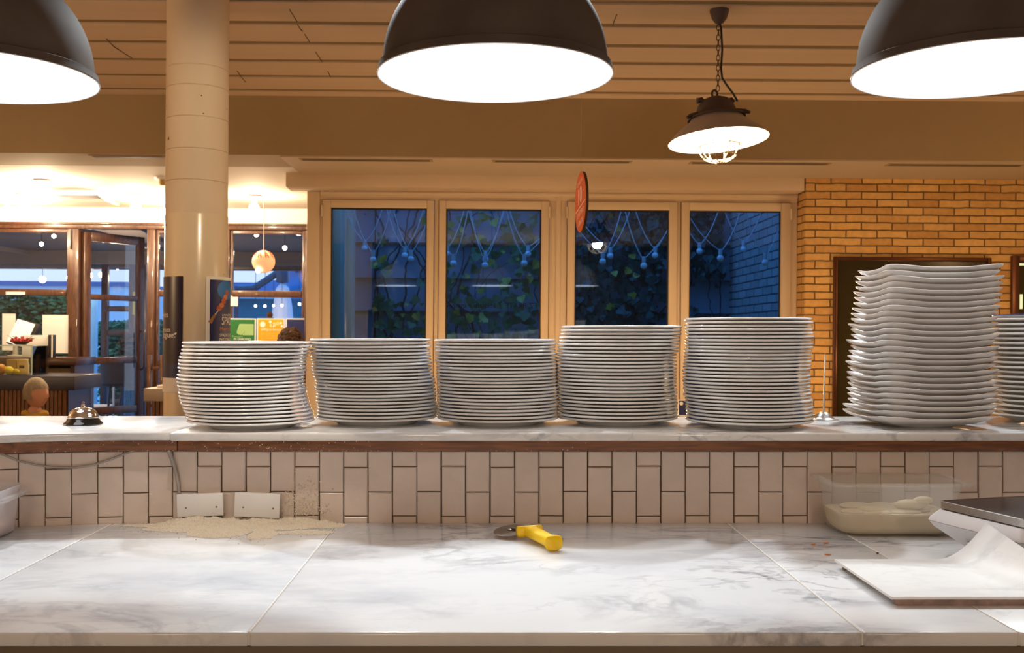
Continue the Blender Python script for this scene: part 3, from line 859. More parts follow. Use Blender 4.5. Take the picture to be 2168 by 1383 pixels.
# =================================================================== THINGS ON THE WORKTOP
# pizza cutter
pc = thing('pizza_cutter', (0.046, 2.236, WT), 0, 'pizza cutter with stained wheel and yellow handle in the worktop middle', 'pizza cutter')
wh = MB(); wh.lathe([(0.0001, -0.0008), (0.030, -0.0008), (0.0375, 0), (0.030, 0.0008), (0.0001, 0.0008)], 48)
wtilt = Matrix.Translation((-0.004, 0.002, 0.0145)) @ Matrix.Rotation(math.radians(8), 4, 'X') @ Matrix.Rotation(math.radians(-7), 4, 'Y')
wh.xf(wtilt).build('wheel', M['old_steel'], pc, smooth=30)
nut = MB(); nut.lathe([(0.0001, -0.0025), (0.006, -0.0025), (0.006, 0.0025), (0.003, 0.0045), (0.0001, 0.0045)], 12)
nut.xf(wtilt).build('axle_nut', M['steel'], pc, smooth=30)
ang = math.atan2(2.112 - 2.238, 0.126 - 0.082)
hd = Vector((math.cos(ang), math.sin(ang), 0)); sd = Vector((-hd.y, hd.x, 0)); up = Vector((0, 0, 1))
h0 = Vector((0.038, -0.022, 0.0175)); Lh = 0.135
def hring(t, a, bb, lift=0.0):
    c = h0 + hd * (t * Lh) + up * lift
    return [tuple(c + sd * (a * math.copysign(abs(math.cos(q)) ** 0.75, math.cos(q))) + up * (bb * math.copysign(abs(math.sin(q)) ** 0.75, math.sin(q)))) for q in [2 * PI * k / 20 for k in range(20)]]
hb = MB(); hb.rings([hring(-0.02, 0.006, 0.006), hring(0.0, 0.014, 0.010), hring(0.05, 0.017, 0.0115), hring(0.3, 0.0165, 0.0125), hring(0.7, 0.0145, 0.012), hring(0.88, 0.0150, 0.0125), hring(0.94, 0.0185, 0.0155), hring(0.985, 0.0195, 0.0165), hring(1.0, 0.0175, 0.0150)])
hb.build('handle', M['yellow'], pc, smooth=50)
gd = MB()
gr = []
for t_ in (-1, -0.9, -0.6, 0, 0.6, 0.9, 1):
    c = h0 - hd * (0.004 - 0.010 * (1 - abs(t_))) + sd * (0.030 * t_)
    k_ = 0.55 if abs(t_) == 1 else 1.0
    gr.append([tuple(c + hd * (0.0075 * k_ * math.cos(q)) + up * ((0.0125 if abs(t_) > .5 else 0.0135) * k_ * math.sin(q))) for q in [2 * PI * j / 14 for j in range(14)]])
gd.rings(gr).build('finger_guard', M['yellow'], pc, smooth=60)
fk = MB(); fk.tube([h0 - hd * 0.004, h0 * 0.45 + Vector((0, 0, 0.010)), Vector((-0.003, 0.002, 0.019))], 0.0032, 8)
fk.build('fork', M['old_steel'], pc, smooth=40)

# food box with dough at the right
cxg, cyg, rg = 0.893, 2.306, math.radians(-0.8)
def loft(b, levels, rot=0.0, cx=0.0, cy=0.0):
    b.rings([rrect(cx, cy, w_, d_, r_, z_, 6, rot) for (w_, d_, r_, z_) in levels], True, True)
    return b
gn = thing('food_container', (cxg, cyg, WT), rg, 'clear plastic food box of dough against the tiles at the right', 'food container')
b = MB()
loft(b, [(0.230, 0.115, 0.035, 0.0004), (0.246, 0.135, 0.035, 0.006), (0.256, 0.146, 0.030, 0.022), (0.266, 0.152, 0.026, 0.086), (0.272, 0.156, 0.026, 0.090), (0.276, 0.159, 0.024, 0.114),
         (0.302, 0.180, 0.016, 0.1155), (0.304, 0.182, 0.016, 0.1120), (0.3055, 0.1835, 0.016, 0.1125), (0.3045, 0.1825, 0.016, 0.1185), (0.276, 0.159, 0.024, 0.1180),
         (0.268, 0.152, 0.024, 0.092), (0.262, 0.148, 0.026, 0.086), (0.252, 0.142, 0.030, 0.022), (0.240, 0.129, 0.034, 0.008), (0.224, 0.109, 0.034, 0.0025)])
b.build('box', M['clear_plastic'], gn, smooth=50)
dg_ = MB()
lv = [(0.222, 0.105, 0.034, 0.0032), (0.238, 0.127, 0.034, 0.009), (0.249, 0.139, 0.030, 0.022), (0.2545, 0.1425, 0.028, 0.049)]
loft(dg_, lv)
o = dg_.build('dough', M['dough'], None, smooth=60, loc=(cxg, cyg, WT)); o.rotation_euler = (0, 0, rg)
tag(o, 'pale yellow dough filling the lower half of the clear box', 'dough')
# lumps on its surface
lum = MB()
for i in range(26):
    lx, ly = rnd.uniform(-0.10, 0.10), rnd.uniform(-0.045, 0.045)
    lum.ball((lx, ly, 0.049 + rnd.uniform(-0.004, 0.006)), rnd.uniform(0.012, 0.026), 12, 8, 1.5, 1.2, 0.32)
lum.ball((0.035, -0.04, 0.066), 0.017, 12, 8, 2.2, 0.8, 0.7)
lum.ball((0.062, -0.042, 0.076), 0.011, 12, 8, 2.0, 0.8, 0.8)
lum.build('crust', M['dough'], o, smooth=80)

# small milky box at the left edge
mb = thing('food_container', (-1.183, 2.235, WT), math.radians(4), 'milky white plastic tub at the left edge of the worktop', 'food container')
b = MB()
loft(b, [(0.225, 0.125, 0.03, 0.0004), (0.243, 0.143, 0.035, 0.006), (0.252, 0.152, 0.035, 0.060), (0.256, 0.156, 0.035, 0.082), (0.284, 0.184, 0.040, 0.083), (0.285, 0.185, 0.040, 0.090), (0.258, 0.158, 0.036, 0.0905),
         (0.262, 0.162, 0.036, 0.1030), (0.268, 0.168, 0.038, 0.1065), (0.2665, 0.1665, 0.038, 0.1075), (0.258, 0.158, 0.036, 0.1040), (0.252, 0.152, 0.034, 0.086), (0.248, 0.148, 0.034, 0.060), (0.239, 0.139, 0.034, 0.009), (0.221, 0.121, 0.03, 0.003)])
b.build('box', M['milky_plastic'], mb, smooth=50)
b = MB(); loft(b, [(0.218, 0.118, 0.03, 0.0035), (0.234, 0.134, 0.033, 0.010), (0.238, 0.138, 0.033, 0.026), (0.15, 0.08, 0.03, 0.031)])
o = b.build('flour', mat('pinkish_flour', (0.74, 0.52, 0.40), 0.9, vary=0.1, bump=0.3), None, smooth=60, loc=(-1.183, 2.235, WT)); o.rotation_euler = (0, 0, math.radians(4))
tag(o, 'pinkish flour in the bottom of the milky tub', 'flour')

# kitchen scale
srot = math.radians(16)
ka, kb = Vector((math.cos(srot), math.sin(srot), 0)), Vector((math.sin(srot), -math.cos(srot), 0))
corner = Q(1984, 1059, 2.088)
PW, PD = 0.33, 0.235
c0 = Vector((corner.x, corner.y, WT)) + ka * (PW / 2) + kb * (PD / 2)
zp = corner.z - WT
sc_ = thing('kitchen_scale', (c0.x, c0.y, WT), srot, 'white electronic scale with dark steel pan at the right edge', 'scale')
b = MB(); loft(b, [(PW - 0.10, PD - 0.07, 0.02, 0.006), (PW - 0.075, PD - 0.05, 0.02, 0.014), (PW + 0.020, PD + 0.026, 0.022, zp - 0.052), (PW + 0.036, PD + 0.036, 0.022, zp - 0.040), (PW + 0.032, PD + 0.032, 0.022, zp - 0.034),
                   (PW + 0.004, PD + 0.002, 0.018, zp - 0.0175), (PW - 0.02, PD - 0.02, 0.016, zp - 0.0165)])
b.build('body', M['white_plastic'], sc_, bevel=0, smooth=35)
b = MB(); loft(b, [(PW + 0.0366, PD + 0.0366, 0.022, zp - 0.0405), (PW + 0.0368, PD + 0.0368, 0.022, zp - 0.0395), (PW + 0.03, PD + 0.03, 0.022, zp - 0.0395), (PW + 0.03, PD + 0.03, 0.022, zp - 0.0405)])
b.build('seam', M['cable'], sc_)
b = MB(); loft(b, [(PW - 0.004, PD - 0.004, 0.014, zp - 0.0155), (PW, PD, 0.016, zp - 0.0150), (PW, PD, 0.016, zp - 0.001), (PW - 0.002, PD - 0.002, 0.015, zp), (PW - 0.008, PD - 0.008, 0.013, zp), (PW - 0.010, PD - 0.010, 0.012, zp - 0.0012), (0.02, 0.02, 0.005, zp - 0.0012)])
pan = b.build('pan', M['steel'], sc_, smooth=35)
MB().add(rrect(0, 0, PW - 0.012, PD - 0.012, 0.011, zp - 0.0009), [tuple(range(28))]).build('pan_surface', mat('dark_pan_steel', (0.055, 0.045, 0.042), 0.22, 0.7, vary=0.3, scale=30), pan)
for fx in (-1, 1):
    for fy in (-1, 1):
        MB().lathe([(0.0001, 0), (0.011, 0), (0.012, 0.006), (0.0001, 0.0065)], 16, (fx * (PW / 2 - 0.07), fy * (PD / 2 - 0.05), 0)).build('foot', M['black'], sc_, smooth=40)
# display hangs in the left flank
slope = (zp - 0.052 - 0.014) / 0.0475
def flank(y0, y1, z0, z1, off):
    vs = []
    for (yy, zz) in ((y0, z0), (y1, z0), (y1, z1), (y0, z1)):
        xx = -(PW - 0.075) / 2 - (zz - 0.014) / slope
        vs.append((xx - off, yy, zz)); 
    bk_ = [(p[0] + 0.010, p[1], p[2]) for p in vs]
    q = MB(); q.rings([bk_, vs]); return q
dsp = flank(-0.045, 0.045, 0.0165, 0.040, 0.0035).build('display_bezel', M['white_plastic'], sc_, bevel=0.001)
flank(-0.040, 0.040, 0.0200, 0.0365, 0.0045).build('display', M['black_gloss'], dsp)
lb_ = MB().box(0.0, 0.10, -(PD + 0.0365) / 2 - 0.0006, -(PD + 0.036) / 2 + 0.002, zp - 0.066, zp - 0.048)
lb_.build('label', M['purple'], sc_)

# marble-look board whose far right corner curls up
nb = 48
bd = MB()
def bz(u, v):
    X = 0.652 + 0.288 * u; Yq = 1.668 + 0.278 * v
    x0_ = 0.850 + 0.022 * (1 - v)
    s_ = max(0.0, (X - x0_) / (0.940 - x0_))
    z = WT + 0.016 + 0.070 * s_ ** 1.8 * (0.52 + 0.48 * v ** 1.3)
    return (X, Yq, z)
top = [[bz(i / nb, j / nb) for j in range(nb + 1)] for i in range(nb + 1)]
vs = [p for r in top for p in r] + [(p[0], p[1], p[2] - 0.0045) for r in top for p in r]
fs = []
m_ = nb + 1; off = m_ * m_
for i in range(nb):
    for j in range(nb):
        a = i * m_ + j
        fs.append((a, a + m_, a + m_ + 1, a + 1)); fs.append((off + a, off + a + 1, off + a + m_ + 1, off + a + m_))
for i in range(nb):
    for (a, bq) in ((i * m_, (i + 1) * m_), (i * m_ + nb, (i + 1) * m_ + nb), (i, i + 1), (nb * m_ + i, nb * m_ + i + 1)):
        fs.append((a, bq, off + bq, off + a))
bd.add(vs, fs)
bo = thing('serving_board', (0, 0, 0), 0, 'white marble-look board with upturned corner in front of the scale', 'board')
bd.build('sheet', M['board'], bo, smooth=45)
rim_ = MB().box(0.662, 0.935, 1.673, 1.685, WT + 0.0002, WT + 0.0118)
rim_.build('foot_strip', mat('marbled_edge', (0.30, 0.20, 0.17), 0.5, vary=0.8, scale=60), bo)
MB().box(0.662, 0.85, 1.92, 1.932, WT + 0.0002, WT + 0.0118).build('foot_strip', M['under'], bo)

# scraps
for (px, py, L_, rz, nm, lab, mm) in ((1722, 1154, 0.012, 0.3, 'carrot_shred', 'orange shred on the marble, left one of two near the food box', 'stain'),
                                      (1749, 1151, 0.016, 0.2, 'carrot_shred', 'orange shred on the marble just below the food box corner', 'stain'),
                                      (1752, 1176, 0.015, -0.5, 'carrot_shred', 'orange shred next to the tip of the white board', 'stain'),
                                      (1858, 1173, 0.006, 0.0, 'crumb', 'dark crumb between the food box and the white board', 'twig')):
    Yq = (EYE - WT) * FPX / (py - CY); X = (px - CX) / FPX * Yq
    s = MB().ball((0, 0, 0.0016), 0.0016, 8, 6, L_ / 0.0032, 1.2, 1.0)
    o = s.build(nm, M[mm], smooth=60, loc=(X, Yq, WT)); o.rotation_euler = (0, 0, rz)
    tag(o, lab, 'food scrap')

# =================================================================== HANGING LAMPS
CEIL = 2.966
def dome_lamp(x, y, zr, label, R=0.281):
    t = thing('dome_pendant', (x, y, zr), 0, label, 'pendant lamp', 'dark dome lamps over the ledge')
    Ro = R - 0.013
    outer = [(Ro * math.cos(a), 0.026 + (Ro - 0.008) * math.sin(a)) for a in [math.radians(q) for q in range(0, 80, 4)]]
    shell = [(R, 0.0), (R + 0.0012, 0.003), (R - 0.003, 0.017), (R - 0.0035, 0.021), (R - 0.009, 0.024)] + outer + [(0.045, 0.285), (0.0001, 0.287)]
    MB().lathe(shell, 96).build('shade', M['dome'], t, smooth=25)
    inner = [((Ro - 0.005) * math.cos(a), 0.026 + (Ro - 0.014) * math.sin(a)) for a in [math.radians(q) for q in range(0, 90, 5)]]
    MB().lathe([(R + 0.0008, 0.0014), (R + 0.0002, -0.0006), (R - 0.0022, 0.0), (R - 0.0075, 0.016), (R - 0.0120, 0.0205)] + inner + [(0.0001, 0.026 + Ro - 0.014)], 96).build('reflector', M['enamel'], t, smooth=35)
    MB().lathe([(0.046, 0.284), (0.046, 0.325), (0.030, 0.345), (0.012, 0.352), (0.0001, 0.353)], 32).build('cap', M['dome'], t, smooth=40)
    MB().tube([(0, 0, 0.35), (0, 0, CEIL - zr - 0.03)], 0.004, 8).build('cord', M['black'], t)
    MB().lathe([(0.0001, CEIL - zr - 0.035), (0.03, CEIL - zr - 0.035), (0.05, CEIL - zr - 0.001), (0.0001, CEIL - zr - 0.001)], 32).build('ceiling_cap', M['dome'], t, smooth=40)
    MB().lathe([(0.0001, 0.0120), (0.12, 0.0112), (0.22, 0.0095), (R - 0.0125, 0.0080), (R - 0.0125, 0.0150), (0.0001, 0.0200)], 96).build('diffuser', M['dome_bulb'], t, smooth=40)
    return t
dome_lamp(0.0095, 2.45, 1.974, 'dark dome pendant lamp over the middle of the ledge')
dome_lamp(-1.243, 2.47, 1.974, 'dark dome pendant lamp cut off by the left picture edge')
dome_lamp(1.141, 2.405, 1.974, 'dark dome pendant lamp cut off by the right picture edge')

# caged pendant on a chain
cgx, cgy = P(1523, 20, 5.06).x, 5.06
cg = thing('caged_pendant', (cgx, cgy, P(1523, 298, 5.06).z), 0, 'grey enamel pendant lamp with wire cage, hanging on a chain', 'pendant lamp', bg=True)
tilt = Matrix.Rotation(math.radians(-4.0), 4, 'Y') @ Matrix.Rotation(math.radians(-4.5), 4, 'X')
def cgp(mbq, name, mm, sm=40): return mbq.xf(tilt).build(name, M[mm] if isinstance(mm, str) else mm, cg, smooth=sm)
sh_mat = mat('grey_enamel', (0.46, 0.38, 0.33), 0.5, vary=0.15)
cgp(MB().lathe([(0.245, 0.0), (0.2455, 0.003), (0.215, 0.037), (0.165, 0.075), (0.135, 0.100), (0.128, 0.112)], 64), 'shade', sh_mat)
cgp(MB().lathe([(0.2445, -0.0004), (0.212, 0.033), (0.162, 0.071), (0.132, 0.096), (0.0001, 0.104)], 64), 'reflector', 'enamel')
cgp(MB().lathe([(0.142, 0.108), (0.142, 0.118), (0.112, 0.128), (0.098, 0.150), (0.086, 0.182), (0.066, 0.205), (0.040, 0.216), (0.022, 0.219), (0.0001, 0.22)], 40), 'housing', 'iron')
for a in (200, 330, 80):
    q = MB()
    ca, sa = math.cos(math.radians(a)), math.sin(math.radians(a))
    q.tube([(0.10 * ca, 0.10 * sa, 0.128), (0.145 * ca, 0.145 * sa, 0.120), (0.168 * ca, 0.168 * sa, 0.108)], [0.016, 0.012, 0.007], 8)
    cgp(q, 'clamp', 'iron')
q = MB(); q.tube([(-0.062, -0.02, 0.19), (-0.075, -0.022, 0.205), (-0.088, -0.024, 0.203), (-0.092, -0.024, 0.188)], [0.013, 0.015, 0.015, 0.008], 8)
cgp(q, 'bracket', 'iron')
q = MB(); q.tube([(0.06, 0, 0.200), (0.083, 0, 0.204), (0.094, 0, 0.190)], [0.011, 0.011, 0.007], 8)
cgp(q, 'cable_gland', 'iron')
q = MB(); q.tube([(0.013 * math.cos(a), 0, 0.236 + 0.019 * math.sin(a)) for a in [2 * PI * k / 16 for k in range(16)]], 0.006, 8, True)
cgp(q, 'eyelet', 'iron')
q = MB(); q.lathe([(0.0001, -0.062), (0.024, -0.057), (0.042, -0.044), (0.051, -0.024), (0.053, 0.0), (0.046, 0.05), (0.030, 0.085), (0.0001, 0.09)], 32)
cgp(q, 'bulb', 'cage_bulb', 60)
q = MB()
for k in range(8):
    a = 2 * PI * k / 8 + 0.3
    q.tube([(rr_ * math.cos(a), rr_ * math.sin(a), zz_) for rr_, zz_ in ((0.100, -0.005), (0.102, -0.028), (0.094, -0.060), (0.074, -0.088), (0.040, -0.106), (0.0, -0.112))], 0.0032, 6)
for rr_, zz_ in ((0.102, -0.030), (0.081, -0.080)):
    q.tube([(rr_ * math.cos(2 * PI * k / 40), rr_ * math.sin(2 * PI * k / 40), zz_) for k in range(40)], 0.0032, 6, True)
cgp(q, 'wire_cage', mat('cage_wire', (0.62, 0.46, 0.30), 0.4, vary=0.1), 60)
zt = CEIL - cg.location.z
q = MB()
z_ = 0.245; i = 0
while z_ < zt - 0.075:
    ax = i % 2
    q.tube([((0.009 * math.cos(a)) * (1 - ax) - 0.004, (0.009 * math.cos(a)) * ax, z_ + 0.014 + 0.016 * math.sin(a)) for a in [2 * PI * k / 10 for k in range(10)]], 0.0022, 5, True)
    z_ += 0.025; i += 1
q.build('chain', M['iron'], cg, smooth=60)
MB().tube([(0.094, 0, 0.195), (0.070, 0, 0.235), (0.040, 0, 0.275), (0.016, 0, 0.31), (0.011, 0, 0.36), (0.016, 0, 0.45), (0.010, 0, 0.55), (0.004, 0, zt - 0.07)], 0.0052, 8).build('cord', M['black'], cg, smooth=60)
MB().lathe([(0.0001, zt - 0.072), (0.020, zt - 0.066), (0.036, zt - 0.045), (0.046, zt - 0.015), (0.047, zt - 0.001), (0.0001, zt - 0.001)], 32).build('ceiling_cap', M['iron'], cg, smooth=40)

# =================================================================== THE DINING ROOM SHELL
LOW = 2.562                     # soffit
BEAM = 6.985
XL, XR = -6.2, 6.2
REAR = -3.0
ce = MB()
ce.box(XL, XR, REAR, BEAM + 0.02, CEIL + 0.009, CEIL + 0.12)
ceiling = structure(ce.build('ceiling', mat('olive_groove_paint', (0.27, 0.195, 0.09), 0.85, vary=0.05), bg=True))  # backing is a darker olive than the planks, seen in the gaps
g0, gp, gw = 5.340, 0.3726, 0.066
kk = -22
pl = MB()
while True:
    ya = g0 + gp * kk + gw / 2; yb = g0 + gp * (kk + 1) - gw / 2
    kk += 1
    if yb < REAR: continue
    if ya > BEAM - 0.02: break
    yb = min(yb, BEAM + 0.02)
    ym = (ya + yb) / 2
    pl.prism([(ya, CEIL + 0.010), (ya, CEIL + 0.002), (ya + 0.006, CEIL), (ym, CEIL - 0.003), (yb - 0.006, CEIL), (yb, CEIL + 0.002), (yb, CEIL + 0.010)], 'x', XL, XR)
pl.build('ceiling_plank', M['ceiling'], ceiling)
ck = MB()
def crack(pxs):
    pts_ = []
    for px, py in pxs:
        dx, dy = px - CX, py - CY
        upx = -dy + ROLL * dx
        Yq = (CEIL - EYE - 0.003) * FPX / upx
        pts_.append(((dx + ROLL * dy) / FPX * Yq, Yq, CEIL - 0.0035))
    ck.tube(pts_, 0.0022, 5)
for c in (((613, 20), (622, 34), (629, 46)), ((630, 52), (636, 62), (641, 66)), ((668, 110), (676, 122), (682, 131)), ((645, 72), (656, 90)), ((694, 151), (700, 163)), ((502, 150), (513, 166), (520, 174)), ((1306, 30), (1301, 42), (1297, 55)), ((1281, 85), (1274, 104)), ((225, 82), (240, 98), (262, 112), (280, 124))):
    crack(c)
ck.build('crack', mat('dark_crack', (0.10, 0.05, 0.02), 0.9, vary=0), ceiling)

structure(MB().box(XL, XR, BEAM, 7.5, LOW, CEIL + 0.1).build('beam', M['beam'], bg=True))
so_ = MB().box(XL, XR, 7.501, 8.0, LOW, LOW + 0.12)
so_.box(XL, -1.33, 8.0, 10.06, LOW, LOW + 0.12)
structure(so_.build('ceiling_soffit', M['plaster_white'], bg=True))
structure(MB().box(XL - 2, XR + 2, REAR, 10.3, -0.1, 0.0).build('floor', M['floor'], bg=True))
structure(MB().box(XL - 0.15, XL, REAR, 10.1, 0, 3.1).build('wall_left', M['plaster'], bg=True))
structure(MB().box(XR, XR + 0.15, REAR, 10.1, 0, 3.1).build('wall_right', M['plaster'], bg=True))
structure(MB().box(XL, XR, REAR - 0.15, REAR, 0, 3.1).build('wall_rear', mat('dark_kitchen_wall', (0.07, 0.06, 0.05), 0.7, vary=0.1), bg=True))
# soffit under the beam in the window bay is painted like the beam
structure(MB().box(P(612, 345, 7.3).x, XR, BEAM + 0.001, 7.95, LOW - 0.012, LOW - 0.001).build('trim_1', mat('bay_soffit_paint', (0.58, 0.48, 0.35), 0.85, vary=0.04), bg=True))

# vents let into the soffit
for (a, bb, yv, lab) in ((197, 345, 7.05, 'slot air vent left of the column'), (640, 910, 7.04, 'slot air vent over the left window pair'), (1048, 1332, 7.04, 'slot air vent over the hanging orange sign'), (1466, 1752, 7.05, 'slot air vent behind the caged lamp'), (1885, 2160, 7.06, 'slot air vent over the brick wall')):
    xa, xb = P(a, 338, yv + 0.03).x, P(bb, 338, yv + 0.03).x
    base_z = LOW - 0.012 if a > 600 else LOW
    t = thing('air_vent', ((xa + xb) / 2, yv + 0.04, base_z), 0, lab + ', dark against the soffit', 'vent', 'slot air vents in the soffit', bg=True)
    hw = (xb - xa) / 2
    MB().box(-hw - 0.02, hw + 0.02, -0.045, 0.045, -0.004, -0.0005).build('frame', M['beam'], t)
    MB().box(-hw, hw, -0.032, 0.032, -0.0055, -0.0042).build('slot', M['vent'], t)
    MB().box(-hw, hw, -0.003, 0.003, -0.0068, -0.0056).build('slat', M['beam'], t)

# --- window bay
WY = 7.93
fx_l, fx_r = P(650, 500, WY).x, P(1688, 500, WY).x
head_f, head_b = 2.457, 2.452
hx_l, hx_r = P(605, 382, 7.75).x, P(1704, 388, 7.75).x
structure(MB().prism([(7.75, LOW), (7.75, 2.455), (WY + 0.02, 2.447), (WY + 0.02, LOW)], 'x', hx_l, hx_r - 0.002).build('wall_header', M['plaster'], bg=True, bevel=0.004))
pane_px = [(700, 903, 682, 918.5, 423, 441), (943.5, 1145, 928, 1161.5, 424, 443), (1216, 1415, 1199.5, 1433, 427, 445), (1458, 1652, 1440.5, 1673, 427, 447)]
ZB = 0.42
fr = MB()
zt_ = 2.4465
# fixed frame: sides, head, posts, sill
post = [fx_l] + []
openings = [(P(a, 600, WY).x, P(bb, 600, WY).x) for (_, _, a, bb, _, _) in pane_px]
ztop = P(1040, 425, WY).z
cuts = [(fx_l, openings[0][0]), (openings[0][1], openings[1][0]), (openings[1][1], openings[2][0]), (openings[2][1], openings[3][0]), (openings[3][1], fx_r)]
wf = MB()
for (a, bb) in cuts: wf.box(a + 0.001, bb - 0.001, WY, WY + 0.07, 0.3, ztop)
wf.box(fx_l, fx_r, WY, WY + 0.07, ztop, zt_)
wf.box(fx_l, fx_r, WY, WY + 0.07, 0.0, ZB - 0.09)
wf.box(fx_l - 0.0, fx_l + 0.10, WY - 0.012, WY, 0.0, zt_ - 0.001)
wf.box(P(1176, 600, WY).x, P(1186, 600, WY).x, WY - 0.012, WY, 0.0, zt_ - 0.03)
wf.box(fx_l + 0.102, fx_r, WY - 0.016, WY, zt_ - 0.028, zt_)
wframe = structure(wf.build('window_frame', M['frame'], bg=True, bevel=0.004))
for i, (g0_, g1_, a, bb, ty, gy) in enumerate(pane_px):
    xa, xb = openings[i]
    xa += 0.003; xb -= 0.003
    ga, gb = P(g0_, 600, WY).x, P(g1_, 600, WY).x
    gz = P((g0_ + g1_) / 2, gy, WY).z; zc = ztop - 0.004
    t = bpy.data.objects.new('window_%d' % (i + 1), None); COL.objects.link(t); t.location = ((xa + xb) / 2, WY, ZB); t['kind'] = 'structure'; BG.append(t)
    tag(t, ['cream window leaf furthest left, beside the column', 'cream window leaf second from left with mirrored lettering', 'cream window leaf behind the orange sign', 'cream window leaf next to the brick wall'][i], 'window')
    ox, oz = (xa + xb) / 2, ZB
    s = MB()
    y0_, y1_ = -0.022, 0.05
    s.box(xa - ox, ga - ox, y0_, y1_, -0.085, zc - oz); s.box(gb - ox, xb - ox, y0_, y1_, -0.085, zc - oz)
    s.box(ga - ox, gb - ox, y0_, y1_, gz - oz, zc - oz); s.box(ga - ox, gb - ox, y0_, y1_, -0.085, 0.0)
    s.build('casement', M['frame'], t, bevel=0.004)
    g = MB(); w5 = 0.011
    g.box(ga - ox, ga - ox + w5, 0.004, 0.012, 0, gz - oz); g.box(gb - ox - w5, gb - ox, 0.004, 0.012, 0, gz - oz); g.box(ga - ox + w5, gb - ox - w5, 0.004, 0.012, gz - oz - w5, gz - oz)
    g.build('gasket', M['gasket'], t)
    MB().box(ga - ox, gb - ox, 0.014, 0.020, 0, gz - oz).build('pane', M['glass'], t)
    MB().box(ga - ox, gb - ox, 0.034, 0.040, 0, gz - oz).xf(Matrix.Translation((0, 0.037, 1.2)) @ Matrix.Rotation(math.radians(0.055), 4, 'X') @ Matrix.Translation((0, -0.037, -1.2))).build('outer_pane', M['glass'], t)
    hx = (xa - 0.004) if i in (0, 2) else (xb + 0.004)
    MB().lathe([(0.0001, 0), (0.008, 0), (0.008, 0.085), (0.0001, 0.085)], 12, (hx - ox, -0.024, zc - oz - 0.13)).build('hinge', M['frame'], t, smooth=40)
# mirrored lettering stuck on the outside of the second leaf
def flat_text(body, size, cx0, cy_, cz, parent, mm, shear=0.0, mirror=False, width=None, name='lettering', off=0.0008):
    vs, fs = text_shape(body, size, shear)
    x1 = max(v.x for v in vs); x0 = min(v.x for v in vs)
    k_ = (width / (x1 - x0)) if width else 1.0
    b = MB()
    pts_ = [((-(v.x - x0) * k_ if mirror else (v.x - x0) * k_) + cx0, cy_, cz + v.y) for v in vs]
    n = len(pts_)
    b.add(pts_, fs)
    o = b.build(name, M[mm] if isinstance(mm, str) else mm, parent)
    return o
w2 = bpy.data.objects['window_2']
black_letters = mat('black_vinyl_letters', (0.006, 0.006, 0.008), 0.6, vary=0)
pz = P(1040, 652, WY).z - w2.location.z
px_ = lambda p: P(p, 645, WY).x - w2.location.x
flat_text('EZIBRATE', 0.062, px_(1137), 0.0435, pz, w2, black_letters, mirror=True, width=px_(1137) - px_(1070))
flat_text('Insalate e molto', 0.060, px_(1050), 0.0435, pz, w2, black_letters, shear=0.35, mirror=True, width=px_(1050) - px_(950))

# wall to the left of the bay, running back to the shopfront, and the part of wall under the windows
structure(MB().box(fx_l, fx_l + 0.10, WY + 0.071, 10.0, 0, LOW - 0.001).build('wall_bay', M['plaster'], bg=True))

# --- brick wall
bx = P(1705.5, 500, 7.75).x
structure(MB().box(bx, XR, 7.75, 8.0, 0, LOW - 0.013).build('wall_brick', M['brick'], bg=True))
structure(MB().box(fx_r + 0.001, bx - 0.001, 7.7505, 8.0, 0, LOW - 0.2).build('wall_return', M['brick_y'], bg=True))
# pictures / mirrors on the brick wall
def picture(px0, px1, py0, z0, name, lab, cat, fw=0.03):
    a, bb = P(px0, py0, 7.74), P(px1, py0, 7.74)
    t = thing(name, ((a.x + bb.x) / 2, 7.748, z0), 0, lab, cat, bg=True)
    w_ = bb.x - a.x; h_ = (a.z + bb.z) / 2 - z0
    f = MB()
    f.box(-w_ / 2, -w_ / 2 + fw, -0.03, 0, 0, h_); f.box(w_ / 2 - fw, w_ / 2, -0.03, 0, 0, h_)
    f.box(-w_ / 2 + fw, w_ / 2 - fw, -0.03, 0, h_ - fw, h_); f.box(-w_ / 2 + fw, w_ / 2 - fw, -0.03, 0, 0, fw)
    f.build('frame', M['copper_frame'], t, bevel=0.005)
    MB().box(-w_ / 2 + fw, w_ / 2 - fw, -0.008, -0.001, fw, h_ - fw).build('glass', M['mirror'], t)
    return t, w_, h_
picture(1764, 2097, 545, 0.55, 'framed_mirror', 'large dark mirror in bronze frame on brick, behind square plates', 'mirror')
t, w_, h_ = picture(2140, 2420, 543, 0.55, 'framed_mirror', 'dark framed mirror at the right edge with pale bars of light', 'mirror', 0.055)
a = P(2155, 561, 7.73); c = P(2175, 561, 7.73)
MB().box(-w_ / 2 + 0.065, -w_ / 2 + 0.40, -0.013, -0.0085, h_ - 0.072, h_ - 0.056).build('lit_strip', M['led'], t)  # glowing strips stand for reflections in the mirror glass
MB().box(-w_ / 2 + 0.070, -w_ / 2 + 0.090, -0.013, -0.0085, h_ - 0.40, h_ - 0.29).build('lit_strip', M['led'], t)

# little poster low on the window post, between two stacks
ps = thing('small_poster', (P(1447, 862, WY - 0.03).x, WY - 0.024, P(1447, 880, WY).z), 0, 'small blue poster with white border seen low between two stacks', 'poster', bg=True)
pw_, ph_ = 0.085, 0.125
MB().box(-pw_ / 2, pw_ / 2, -0.004, 0, 0, ph_).build('sheet', M['paper'], ps)
MB().box(-pw_ / 2 + 0.007, pw_ / 2 - 0.007, -0.0045, -0.004, 0.006, ph_ - 0.008).build('picture', M['poster_blue'], ps)
MB().lathe([(0.0001, 0), (0.014, 0), (0.014, 0.0006), (0.0001, 0.0006)], 20).xf(Matrix.Translation((-0.016, -0.0046, ph_ - 0.03)) @ Matrix.Rotation(PI / 2, 4, 'X')).build('badge', M['paper'], ps)

